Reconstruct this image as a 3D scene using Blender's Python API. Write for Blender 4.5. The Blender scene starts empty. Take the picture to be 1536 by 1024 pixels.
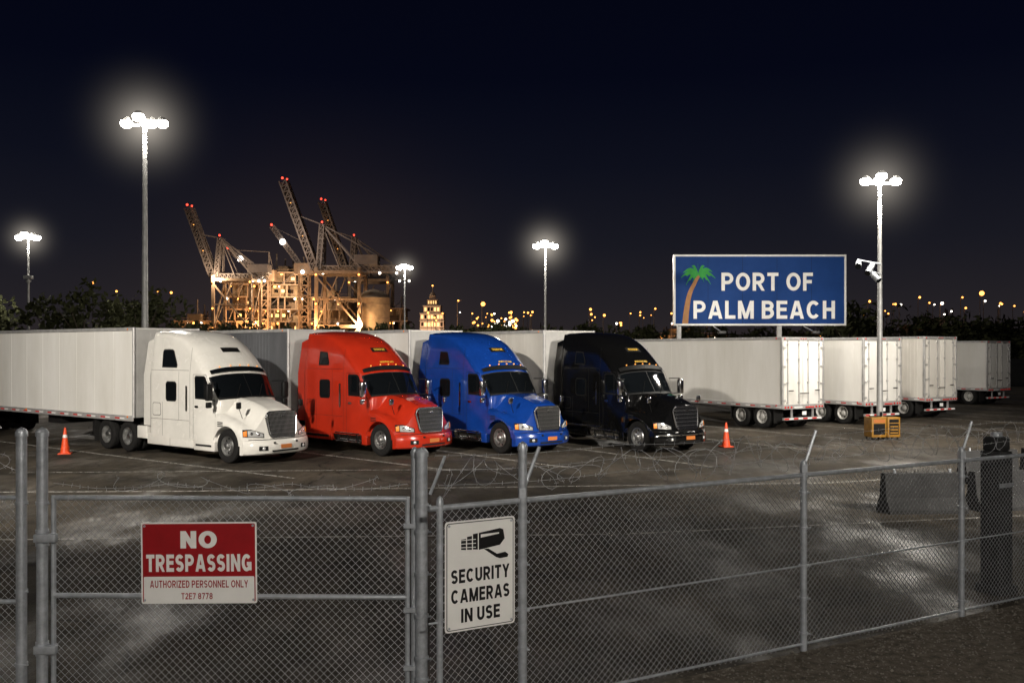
import bpy, bmesh, math, random
from mathutils import Vector, Matrix
random.seed(7)
R=math.radians
scene=bpy.context.scene
scene.view_settings.view_transform='Standard'
scene.view_settings.look='None'
scene.view_settings.exposure=0
COL=scene.collection

# ---------------------------------------------------------------- materials
def nt(m): return m.node_tree.nodes, m.node_tree.links
def mat(name,col,rough=.5,metal=0.,nscale=0.,namt=.3,bump=0.,bscale=None,coat=0.,emit=None,estr=0.,dark=None,spec=.5,sampling=True,stretch=None,lo=.32,hi=.68,rv=.15):
    m=bpy.data.materials.new(name); m.use_nodes=True
    N,L=nt(m); b=N['Principled BSDF']
    b.inputs['Base Color'].default_value=(*col,1); b.inputs['Roughness'].default_value=rough
    b.inputs['Metallic'].default_value=metal; b.inputs['Coat Weight'].default_value=coat
    b.inputs['Coat Roughness'].default_value=.05
    b.inputs['Specular IOR Level'].default_value=spec
    if emit:
        b.inputs['Emission Color'].default_value=(*emit,1); b.inputs['Emission Strength'].default_value=estr
        if not sampling: m.cycles.emission_sampling='NONE'
    if nscale:
        tc=N.new('ShaderNodeTexCoord'); mp=N.new('ShaderNodeMapping'); L.new(tc.outputs['Object'],mp.inputs[0])
        if stretch: mp.inputs['Scale'].default_value=stretch
        n=N.new('ShaderNodeTexNoise'); n.inputs['Scale'].default_value=nscale; n.inputs['Detail'].default_value=7; n.inputs['Roughness'].default_value=.65
        L.new(mp.outputs[0],n.inputs[0])
        cr=N.new('ShaderNodeValToRGB'); cr.color_ramp.elements[0].position=lo; cr.color_ramp.elements[1].position=hi
        d=dark or tuple(c*(1-namt) for c in col)
        cr.color_ramp.elements[0].color=(*d,1); cr.color_ramp.elements[1].color=(*col,1)
        L.new(n.outputs[0],cr.inputs[0]); L.new(cr.outputs[0],b.inputs['Base Color'])
        mr=N.new('ShaderNodeMapRange'); mr.inputs[3].default_value=min(1,rough+rv); mr.inputs[4].default_value=max(.03,rough-rv*.5)
        L.new(n.outputs[0],mr.inputs[0]); L.new(mr.outputs[0],b.inputs['Roughness'])
        if bump:
            n2=N.new('ShaderNodeTexNoise'); n2.inputs['Scale'].default_value=bscale or nscale*6; n2.inputs['Detail'].default_value=5
            L.new(tc.outputs['Object'],n2.inputs[0])
            bp=N.new('ShaderNodeBump'); bp.inputs['Strength'].default_value=bump; bp.inputs['Distance'].default_value=.02
            L.new(n2.outputs[0],bp.inputs['Height']); L.new(bp.outputs[0],b.inputs['Normal'])
    return m

M={}
M['paint_white']=mat('paint_white',(.70,.68,.63),.25,0,1.5,.12,coat=.7,rv=.06)
M['paint_red']=mat('paint_red',(.43,.024,.008),.20,0,1.5,.2,coat=1.,rv=.06)
M['paint_blue']=mat('paint_blue',(.005,.040,.24),.18,0,1.5,.2,coat=1.,rv=.06)
M['paint_black']=mat('paint_black',(.004,.004,.004),.08,0,1.5,.15,coat=.6,rv=.04)
M['chrome']=mat('chrome',(.80,.80,.80),.12,1.,4,.10,rv=.08)
M['alu']=mat('aluminium',(.66,.66,.65),.30,1.,5,.2)
M['glass']=mat('dark_glass',(.004,.005,.006),.05,0,spec=.45)
M['blk']=mat('black_plastic',(.007,.007,.007),.5,0,8,.3,spec=.2)
M['seam']=mat('seam_dark',(.012,.012,.012),.8,spec=.15)
M['rubber']=mat('tyre_rubber',(.012,.0115,.011),.8,0,12,.35,bump=.3,spec=.25)
M['steelw']=mat('white_wheel',(.62,.61,.58),.4,.2,6,.3)
M['chassis']=mat('chassis_black',(.012,.011,.011),.6,.2,6,.4,spec=.3)
M['head']=mat('headlamp_glass',(.80,.80,.78),.10,.7,emit=(1,.93,.82),estr=.12)
M['amber']=mat('amber_lens',(.75,.22,.03),.25,emit=(1,.35,.05),estr=.10,sampling=False)
M['marker']=mat('marker_lamp',(.8,.3,.05),.25,emit=(1,.40,.08),estr=.8,sampling=False)
M['amberdim']=mat('amber_plate',(.50,.16,.04),.4)
M['red']=mat('red_lens',(.50,.02,.015),.25,0,emit=(1,.03,.02),estr=.10,sampling=False)
M['tapew']=mat('tape_white',(.8,.8,.78),.4)
M['yellowtxt']=mat('badge_yellow',(.75,.45,.05),.4)
M['trw']=mat('trailer_white',(.76,.745,.71),.40,0,.8,.12,bump=.03,bscale=1.2,stretch=(1,1,.2),dark=(.62,.60,.55))
M['trw2']=mat('trailer_offwhite',(.70,.675,.62),.42,0,.8,.2,bump=.03,bscale=1.2,stretch=(1,1,.2),dark=(.52,.49,.44))
M['trg']=mat('trailer_grey',(.26,.27,.29),.32,.6,1,.35,bump=.05,bscale=3,stretch=(1,1,.3))
M['trnose']=mat('trailer_nose',(.46,.45,.43),.5,0,1.,.3)
M['trframe']=mat('trailer_rail',(.56,.55,.54),.4,.5,3,.3)
M['galv']=mat('galvanised_steel',(.52,.55,.59),.42,.45,9,.4,bump=.05)
M['wire']=mat('galvanised_wire',(.50,.51,.53),.45,.35,7,.35)
M['pole']=mat('lamp_pole_steel',(.46,.46,.45),.5,.3,3,.3)
M['lens']=mat('lamp_lens',(1,1,1),.3,emit=(1,.94,.83),estr=50,sampling=False)
M['lensfar']=mat('lamp_lens_far',(1,1,1),.3,emit=(1,.92,.78),estr=7,sampling=False)
M['orange']=mat('sodium_bulb',(1,.6,.2),.3,emit=(1,.36,.07),estr=5,sampling=False)
M['redbulb']=mat('aviation_bulb',(1,.1,.1),.3,emit=(1,.06,.03),estr=3,sampling=False)
M['cone']=mat('cone_orange',(.75,.070,.010),.45,0,10,.25)
M['conew']=mat('cone_band',(.7,.7,.68),.4)
M['yellow']=mat('cabinet_yellow',(.42,.20,.018),.5,0,6,.4)
M['signblue']=mat('sign_blue',(.005,.045,.20),.6,0,.6,.2,spec=.2)
M['signwhite']=mat('sign_white',(.82,.81,.78),.5,0,3,.08,spec=.3)
M['signred']=mat('sign_red',(.34,.008,.012),.5,0,3,.25,spec=.3)
M['signblk']=mat('sign_black',(.008,.008,.008),.5,spec=.3)
M['palmg']=mat('palm_green',(.04,.32,.06),.6,0,2,.3,spec=.2)
M['palmt']=mat('palm_trunk',(.42,.21,.09),.6,0,2,.3,spec=.2)
M['crane']=mat('crane_steel',(.15,.13,.13),.6,.1,.3,.4)
M['cranel']=mat('crane_light_steel',(.28,.20,.14),.6,.1,.3,.4)
M['conc']=mat('concrete',(.28,.26,.23),.85,0,1.5,.35,bump=.3)
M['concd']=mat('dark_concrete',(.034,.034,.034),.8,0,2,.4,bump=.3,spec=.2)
M['wallb']=mat('building_cladding',(.38,.28,.18),.75,0,.12,.65)
M['hotel']=mat('hotel_wall',(.50,.38,.30),.8,0,.3,.2)
M['winlit']=mat('window_lit',(.8,.6,.3),.4,emit=(1,.58,.22),estr=1.5,sampling=False)
M['bark']=mat('bark',(.08,.06,.045),.9,0,3,.4)
M['leaf']=mat('foliage',(.056,.060,.028),.85,0,.25,.7,spec=.08)
M['grass']=mat('grass_verge',(.035,.045,.02),.9,0,.5,.5,bump=.5,spec=.1)

def asphalt():
    m=bpy.data.materials.new('asphalt'); m.use_nodes=True; N,L=nt(m); b=N['Principled BSDF']
    tc=N.new('ShaderNodeTexCoord')
    def noise(s,d=6,r=.6,st=None):
        n=N.new('ShaderNodeTexNoise'); n.inputs['Scale'].default_value=s; n.inputs['Detail'].default_value=d; n.inputs['Roughness'].default_value=r
        v=tc.outputs['Object']
        if st:
            mp=N.new('ShaderNodeMapping'); mp.inputs['Scale'].default_value=st; mp.inputs['Rotation'].default_value=(0,0,.5); L.new(v,mp.inputs[0]); v=mp.outputs[0]
        L.new(v,n.inputs[0]); return n.outputs[0]
    def ramp(i,p0,c0,p1,c1):
        r=N.new('ShaderNodeValToRGB'); e=r.color_ramp.elements; e[0].position=p0; e[1].position=p1; e[0].color=(*c0,1); e[1].color=(*c1,1); L.new(i,r.inputs[0]); return r.outputs[0]
    def mix(a,bb,mode,f=1.):
        x=N.new('ShaderNodeMix'); x.data_type='RGBA'; x.blend_type=mode; x.inputs[0].default_value=f; L.new(a,x.inputs[6]); L.new(bb,x.inputs[7]); return x.outputs[2]
    base=ramp(noise(.22,6,.62),.36,(.027,.024,.020),.64,(.074,.064,.052))
    med=ramp(noise(1.1,8,.72,(1,.45,1)),.32,(.55,.55,.55),.68,(1.35,1.29,1.2))
    fine=ramp(noise(48,3,.75),.3,(.35,.35,.35),.72,(1.75,1.75,1.72))
    c=mix(mix(base,med,'MULTIPLY'),fine,'MULTIPLY')
    mp=N.new('ShaderNodeVectorMath'); mp.operation='ADD'
    nn=N.new('ShaderNodeTexNoise'); nn.inputs['Scale'].default_value=.8; nn.inputs['Detail'].default_value=5; L.new(tc.outputs['Object'],nn.inputs[0])
    L.new(tc.outputs['Object'],mp.inputs[0]); L.new(nn.outputs[1],mp.inputs[1])
    v=N.new('ShaderNodeTexVoronoi'); v.feature='DISTANCE_TO_EDGE'; v.inputs['Scale'].default_value=.20; L.new(mp.outputs[0],v.inputs[0])
    c=mix(c,ramp(v.outputs[0],.0,(.25,.25,.25),.008,(1,1,1)),'MULTIPLY')
    c=mix(c,ramp(noise(.55,3,.5),.60,(1,1,1),.70,(.45,.45,.45)),'MULTIPLY')
    L.new(c,b.inputs['Base Color'])
    ro=N.new('ShaderNodeMapRange'); ro.interpolation_type='SMOOTHSTEP'; ro.inputs[1].default_value=.34; ro.inputs[2].default_value=.56; ro.inputs[3].default_value=.42; ro.inputs[4].default_value=.90
    L.new(noise(.36,8,.66,(1,.5,1)),ro.inputs[0]); L.new(ro.outputs[0],b.inputs['Roughness'])
    sp=N.new('ShaderNodeMapRange'); sp.inputs[1].default_value=.42; sp.inputs[2].default_value=.90; sp.inputs[3].default_value=.30; sp.inputs[4].default_value=.10
    L.new(ro.outputs[0],sp.inputs[0]); L.new(sp.outputs[0],b.inputs['Specular IOR Level'])
    bp=N.new('ShaderNodeBump'); bp.inputs['Strength'].default_value=.5; bp.inputs['Distance'].default_value=.010
    L.new(noise(60,4,.7),bp.inputs['Height'])
    bp2=N.new('ShaderNodeBump'); bp2.inputs['Strength'].default_value=.40; bp2.inputs['Distance'].default_value=.05
    L.new(noise(1.6,6,.65),bp2.inputs['Height']); L.new(bp.outputs[0],bp2.inputs['Normal'])
    L.new(bp2.outputs[0],b.inputs['Normal'])
    return m
M['asphalt']=asphalt()
M['gravel']=mat('gravel_mat',(.15,.128,.10),.95,0,9,.65,bump=1.,bscale=45,spec=.1)
M['pebble']=mat('pebble_mat',(.20,.18,.15),.9,0,20,.5)

def worn_paint():
    m=bpy.data.materials.new('worn_line_paint'); m.use_nodes=True; N,L=nt(m); b=N['Principled BSDF']
    b.inputs['Base Color'].default_value=(.46,.44,.40,1); b.inputs['Roughness'].default_value=.7
    tc=N.new('ShaderNodeTexCoord'); n=N.new('ShaderNodeTexNoise'); n.inputs['Scale'].default_value=5; n.inputs['Detail'].default_value=9; n.inputs['Roughness'].default_value=.8
    L.new(tc.outputs['Object'],n.inputs[0]); r=N.new('ShaderNodeValToRGB'); r.color_ramp.elements[0].position=.38; r.color_ramp.elements[1].position=.58; r.color_ramp.elements[1].color=(.9,.9,.9,1)
    L.new(n.outputs[0],r.inputs[0]); L.new(r.outputs[0],b.inputs['Alpha']); return m
M['line']=worn_paint()

def glow_mat(name,strength,col=(1,.9,.76)):  # self-lit volume fading outward, imitates glare around a lamp head
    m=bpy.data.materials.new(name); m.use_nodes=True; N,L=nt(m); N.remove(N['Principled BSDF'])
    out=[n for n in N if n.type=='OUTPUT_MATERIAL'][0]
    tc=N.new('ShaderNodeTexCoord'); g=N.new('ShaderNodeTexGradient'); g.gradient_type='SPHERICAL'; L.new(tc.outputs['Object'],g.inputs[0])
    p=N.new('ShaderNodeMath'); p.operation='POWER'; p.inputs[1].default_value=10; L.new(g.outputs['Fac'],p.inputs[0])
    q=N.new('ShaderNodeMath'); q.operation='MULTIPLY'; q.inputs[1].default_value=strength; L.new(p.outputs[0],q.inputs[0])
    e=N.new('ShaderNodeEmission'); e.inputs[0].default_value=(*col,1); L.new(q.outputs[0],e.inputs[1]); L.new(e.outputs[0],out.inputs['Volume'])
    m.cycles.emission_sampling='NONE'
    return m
GLOW=glow_mat('lamp_glow_volume',.30)

# ---------------------------------------------------------------- mesh builder
class MB:
    def __init__(s): s.v=[]; s.f=[]; s.m=[]; s.mats=[]
    def mi(s,m):
        m=M[m] if isinstance(m,str) else m
        if m not in s.mats: s.mats.append(m)
        return s.mats.index(m)
    def add(s,vs,fs,m):
        o=len(s.v); k=s.mi(m); s.v.extend([tuple(p) for p in vs])
        for f in fs: s.f.append(tuple(i+o for i in f)); s.m.append(k)
    def box(s,x0,x1,y0,y1,z0,z1,m):
        s.add([(x0,y0,z0),(x1,y0,z0),(x1,y1,z0),(x0,y1,z0),(x0,y0,z1),(x1,y0,z1),(x1,y1,z1),(x0,y1,z1)],
              [(0,3,2,1),(4,5,6,7),(0,1,5,4),(1,2,6,5),(2,3,7,6),(3,0,4,7)],m)
    def cbox(s,x0,x1,y0,y1,z0,z1,c,m):
        bm=bmesh.new(); bmesh.ops.create_cube(bm,size=1)
        for v in bm.verts: v.co=Vector(((x0+x1)/2+v.co.x*(x1-x0),(y0+y1)/2+v.co.y*(y1-y0),(z0+z1)/2+v.co.z*(z1-z0)))
        bmesh.ops.bevel(bm,geom=bm.edges[:],offset=c,segments=3,profile=.5,affect='EDGES',clamp_overlap=True)
        bm.verts.index_update(); s.add([v.co[:] for v in bm.verts],[[v.index for v in f.verts] for f in bm.faces],m); bm.free()
    def tube(s,a,b,r,m,n=6,r2=None,caps=True):
        a=Vector(a); b=Vector(b); d=b-a
        if d.length<1e-6: return
        d.normalize(); up=Vector((0,0,1)) if abs(d.z)<.95 else Vector((1,0,0))
        u=d.cross(up).normalized(); w=d.cross(u); r2=r if r2 is None else r2; vs=[]
        off=math.pi/4 if n==4 else 0
        for p,rr in((a,r),(b,r2)):
            for i in range(n):
                t=2*math.pi*i/n+off; vs.append(p+(u*math.cos(t)+w*math.sin(t))*rr)
        fs=[(i,(i+1)%n,n+(i+1)%n,n+i) for i in range(n)]
        if caps: fs+= [tuple(range(n-1,-1,-1)),tuple(range(n,2*n))]
        s.add(vs,fs,m)
    def path(s,pts,r,m,n=5):
        for a,b in zip(pts,pts[1:]): s.tube(a,b,r,m,n,caps=False)
    def lathe(s,prof,m,n=28,axis='y',c=(0,0,0)):
        vs=[];fs=[];k=len(prof)
        for i in range(n):
            t=2*math.pi*i/n; ct,st=math.cos(t),math.sin(t)
            for r,h in prof:
                if axis=='y': vs.append((c[0]+r*ct,c[1]+h,c[2]+r*st))
                else: vs.append((c[0]+r*ct,c[1]+r*st,c[2]+h))
        for i in range(n):
            j=(i+1)%n
            for q in range(k-1): fs.append((i*k+q,i*k+q+1,j*k+q+1,j*k+q))
        s.add(vs,fs,m)
    def ball(s,c,r,m,sz=1.,n=10):
        pr=[(r*math.sin(math.pi*i/6)+1e-5,-r*sz*math.cos(math.pi*i/6)) for i in range(7)]
        s.lathe(pr,m,n,'z',c)
    def obj(s,name,parent=None,smooth=30,loc=None,rot=None,fixn=True):
        me=bpy.data.meshes.new(name); me.from_pydata(s.v,[],s.f)
        for m in s.mats: me.materials.append(m)
        me.polygons.foreach_set('material_index',s.m)
        if fixn and len(s.f)<60000:
            bm=bmesh.new(); bm.from_mesh(me); bmesh.ops.recalc_face_normals(bm,faces=bm.faces); bm.to_mesh(me); bm.free()
        if smooth:
            me.polygons.foreach_set('use_smooth',[True]*len(me.polygons)); me.set_sharp_from_angle(angle=R(smooth))
        me.update(); return mkobj(name,me,parent,loc,rot)
def mkobj(name,me,parent=None,loc=None,rot=None):
    o=bpy.data.objects.new(name,me); COL.objects.link(o)
    if parent: o.parent=parent
    if loc: o.location=loc
    if rot: o.rotation_euler=rot
    return o
def empty(name,loc=(0,0,0),rz=0):
    o=bpy.data.objects.new(name,None); COL.objects.link(o); o.location=loc; o.rotation_euler=(0,0,rz); o.empty_display_size=.3; return o

# ---------------------------------------------------------------- bold sans lettering (stroke built)
def arc(cx,cy,rx,ry,a0,a1,n=14): return [(cx+rx*math.cos(R(a0+(a1-a0)*i/n)),cy+ry*math.sin(R(a0+(a1-a0)*i/n))) for i in range(n+1)]
def glyph(ch,t):
    w=.66; T=1-t
    if ch=='A': w=.78; return w,[[(t*1.02,-.1),(w/2-.025,1.05)],[(w-t*1.02,-.1),(w/2+.025,1.05)],[(.2,.28),(w-.2,.28)]]
    if ch=='B': return w,[[(t,0),(t,1)],[(t,T),(w*.5,T)]+arc(w*.5,(T+.53)/2,w*.5-t-.02,(T-.53)/2,90,-90)+[(t,.53)],[(t,.53),(w*.5,.53)]+arc(w*.5,(t+.53)/2,w*.5-t,(.53-t)/2,90,-90)+[(t,t)]]
    if ch=='C': w=.74; return w,[arc(w/2,.5,w/2-t,.5-t,42,318,22)]
    if ch=='D': return w,[[(t,0),(t,1)],[(t,T),(w*.42,T)]+arc(w*.42,.5,w*.58-t,.5-t,90,-90,18)+[(t,t)]]
    if ch=='E': w=.58; return w,[[(t,0),(t,1)],[(t,T),(w,T)],[(t,.52),(w-.04,.52)],[(t,t),(w,t)]]
    if ch=='F': w=.55; return w,[[(t,0),(t,1)],[(t,T),(w,T)],[(t,.5),(w-.06,.5)]]
    if ch=='G': w=.74; return w,[arc(w/2,.5,w/2-t,.5-t,42,330,22),[(w*.52,.44),(w,.44)],[(w-t,.46),(w-t,.06)]]
    if ch=='H': return w,[[(t,0),(t,1)],[(w-t,0),(w-t,1)],[(t,.52),(w-t,.52)]]
    if ch=='I': return 2*t,[[(t,0),(t,1)]]
    if ch=='L': w=.56; return w,[[(t,0),(t,1)],[(t,t),(w,t)]]
    if ch=='M': w=.86; return w,[[(t,0),(t,1)],[(w-t,0),(w-t,1)],[(t+.02,1.05),(w/2,-.02)],[(w-t-.02,1.05),(w/2,-.02)]]
    if ch=='N': w=.70; return w,[[(t,0),(t,1)],[(w-t,0),(w-t,1)],[(t,1.02),(w-t,-.02)]]
    if ch=='O' or ch=='0': w=.80 if ch=='O' else .6; return w,[arc(w/2,.5,w/2-t,.5-t,0,360,28)]
    if ch=='P' or ch=='R':
        g=[[(t,0),(t,1)],[(t,T),(w*.5,T)]+arc(w*.5,(T+.45)/2,w*.5-t,(T-.45)/2,90,-90)+[(t,.45)]]
        if ch=='R': w=.68; g.append([(w*.46,.47),(w-t,-.05)])
        return w,g
    if ch=='S' or ch=='8':
        w=.62; c1=(T+.5)/2; r1=(T-.5)/2; c2=(t+.5)/2; r2=(.5-t)/2
        if ch=='8': return w,[arc(w/2,c1,w/2-t-.02,r1,0,360,20),arc(w/2,c2,w/2-t,r2,0,360,20)]
        return w,[arc(w/2,c1,w/2-t,r1,25,270,16)+arc(w/2,c2,w/2-t,r2,90,-155,16)[1:]]
    if ch=='T': w=.62; return w,[[(w/2,0),(w/2,1)],[(0,T),(w,T)]]
    if ch=='U': return w,[[(t,1),(t,.36)]+arc(w/2,.36,w/2-t,.36-t,180,360,14)+[(w-t,.36),(w-t,1)]]
    if ch=='Y': w=.70; return w,[[(w/2,0),(w/2,.5)],[(t*.9,1.06),(w/2,.42)],[(w-t*.9,1.06),(w/2,.42)]]
    if ch=='Z': w=.60; return w,[[(0,T),(w,T)],[(0,t),(w,t)],[(w-.1,T),(.1,t)]]
    if ch=='X': return w,[[(.06,-.05),(w-.06,1.05)],[(.06,1.05),(w-.06,-.05)]]
    if ch=='2': w=.58; return w,[arc(w/2,.70,w/2-t,.30-t,170,-30,12)+[(t,t)],[(0,t),(w,t)]]
    if ch=='7': w=.58; return w,[[(0,T),(w,T)],[(w-t,T),(.18,-.05)]]
    return .3,[]
def put_text(mb,body,w,h,cx,cz,y,m,t=.10,slope=0,dy=.00012,sp=.13):
    x=0; geo=[]
    for ch in body:
        if ch==' ': x+=.30; continue
        gw,st=glyph(ch,t)
        for pl in st: geo.append([(x+a,b) for a,b in pl])
        x+=gw+sp
    tot=x-sp; k=0
    for pl in geo:
        n=len(pl); Lf=[];Rt=[]; closed=(abs(pl[0][0]-pl[-1][0])+abs(pl[0][1]-pl[-1][1])<1e-6)
        for i,p in enumerate(pl):
            a=pl[i-1] if i>0 else (pl[-2] if closed else p); c=pl[i+1] if i<n-1 else (pl[1] if closed else p)
            d=Vector((c[0]-a[0],c[1]-a[1])).normalized(); nx,ny=-d.y,d.x
            Lf.append((p[0]+nx*t,min(1,max(0,p[1]+ny*t)))); Rt.append((p[0]-nx*t,min(1,max(0,p[1]-ny*t))))
        f=lambda q:(cx+(q[0]/tot-.5)*w, y-dy*(k%9), cz+(q[1]-.5)*h+slope*(q[0]/tot-.5)*w)
        mb.add([f(q) for q in Lf]+[f(q) for q in Rt],[(i,n+i,n+i+1,i+1) for i in range(n-1)],m); k+=1

# ---------------------------------------------------------------- wheels
def wheel_mesh(kind):
    b=MB()
    tyre=[(.29,-.115),(.36,-.135),(.45,-.14),(.495,-.125),(.515,-.095),(.52,-.05),(.508,-.045),(.508,-.035),(.52,-.03),(.52,.03),(.508,.035),(.508,.045),(.52,.05),(.515,.095),(.495,.125),(.45,.14),(.29,.115)]
    offs=[0] if kind=='front' else [0,.34]
    for o in offs: b.lathe([(r,h+o) for r,h in tyre],'rubber',36)
    rm='alu' if kind!='trailer' else 'steelw'
    if kind=='front':
        b.lathe([(.30,-.115),(.302,-.13),(.285,-.13),(.275,-.10),(.26,-.03),(.22,-.015),(.165,-.05),(.155,-.10),(.10,-.11),(.09,-.17),(.06,-.19),(.001,-.195)],rm,36)
        for i in range(10):
            t=2*math.pi*i/10
            b.tube((.225*math.cos(t),-.03,.225*math.sin(t)),(.225*math.cos(t),-.022,.225*math.sin(t)),.03,'blk',10)
            b.tube((.13*math.cos(t+.3),-.10,.13*math.sin(t+.3)),(.13*math.cos(t+.3),-.14,.13*math.sin(t+.3)),.014,'chrome',6)
    else:
        b.lathe([(.30,-.115),(.302,-.13),(.285,-.13),(.275,-.10),(.265,.06),(.20,.08),(.15,.07),(.14,-.05),(.10,-.06),(.09,-.11),(.001,-.12)],rm,36)
        for i in range(10):
            t=2*math.pi*i/10
            b.tube((.215*math.cos(t),.065,.215*math.sin(t)),(.215*math.cos(t),.072,.215*math.sin(t)),.03,'blk',10)
            b.tube((.165*math.cos(t+.3),.07,.165*math.sin(t+.3)),(.165*math.cos(t+.3),.03,.165*math.sin(t+.3)),.014,'chrome',6)
    o=b.obj('w'); me=o.data; bpy.data.objects.remove(o); return me
WH={k:wheel_mesh(k) for k in('front','rear','trailer')}
def wheel(kind,parent,x,side,ycen,name):
    mkobj(name,WH[kind],parent,(x,side*ycen,.52),(0,random.uniform(0,6),0 if side<0 else math.pi))

# ---------------------------------------------------------------- truck
def cat(pts,n=4):
    out=[]
    P=[pts[0]]+pts+[pts[-1]]
    for i in range(1,len(P)-2):
        for k in range(n):
            t=k/n; r=[]
            for c in range(len(P[0])):
                a,b,d,e=P[i-1][c],P[i][c],P[i+1][c],P[i+2][c]
                r.append(.5*((2*b)+(-a+d)*t+(2*a-5*b+4*d-e)*t*t+(-a+3*b-3*d+e)*t**3))
            out.append(tuple(r))
    out.append(pts[-1]); return out
W=1.2
PRO=cat([(-.46,.60,.10,3.),(-.44,1.2,.14,3.),(-.34,1.90,.36,2.4)],2)[:-1]+cat([(-.34,1.90,.40,2.3),(-.60,2.30,.40,2.3),(-.88,2.70,.40,2.3)],3)[:-1]+\
    cat([(-.86,2.74,.42,2.3),(-1.14,3.10,.44,2.2),(-1.50,3.45,.44,2.2),(-1.94,3.76,.40,2.3),(-2.42,3.96,.34,2.5),(-2.95,4.05,.28,2.7),(-3.5,4.08,.24,3.0),(-4.02,4.06,.18,3.2)],4)
PRO+= [(-4.08,4.0,.06,5.),(-4.10,3.9,.05,5.),(-4.10,2.2,.05,5.),(-4.10,.60,.05,5.)]
def surf(fi,t,off=0.):
    i=max(0,min(len(PRO)-2,int(fi))); k=fi-i
    a,b=PRO[i],PRO[i+1]; x,z,r,n=[a[c]+(b[c]-a[c])*k for c in range(4)]
    p=PRO[max(0,i-1)]; q=PRO[min(len(PRO)-1,i+2)]
    tx,tz=q[0]-p[0],q[1]-p[1]; l=math.hypot(tx,tz); nx,nz=tz/l,-tx/l
    d=r*(1-(max(0,1-abs(t)**n))**(1/n))-off
    return (x-nx*d,W*t,z-nz*d)
def fi_at(z,start=0):
    for i in range(start,len(PRO)-1):
        if PRO[i][1]<=z<=PRO[i+1][1]: return i+(z-PRO[i][1])/(PRO[i+1][1]-PRO[i][1]+1e-9)
    return 0
def warp(co):
    x,y,z=co
    f=1.
    if z>2.6: f*=1-.15*((z-2.6)/1.45)**1.3
    if x>-1.7: f*=1-.08*((x+1.7)/1.3)**2
    return Vector((x,y*f,z))
TS=[0,.2,.4,.58,.72,.83,.90,.95,.98,.995,1]; TS=[-t for t in TS[:0:-1]]+TS

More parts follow.
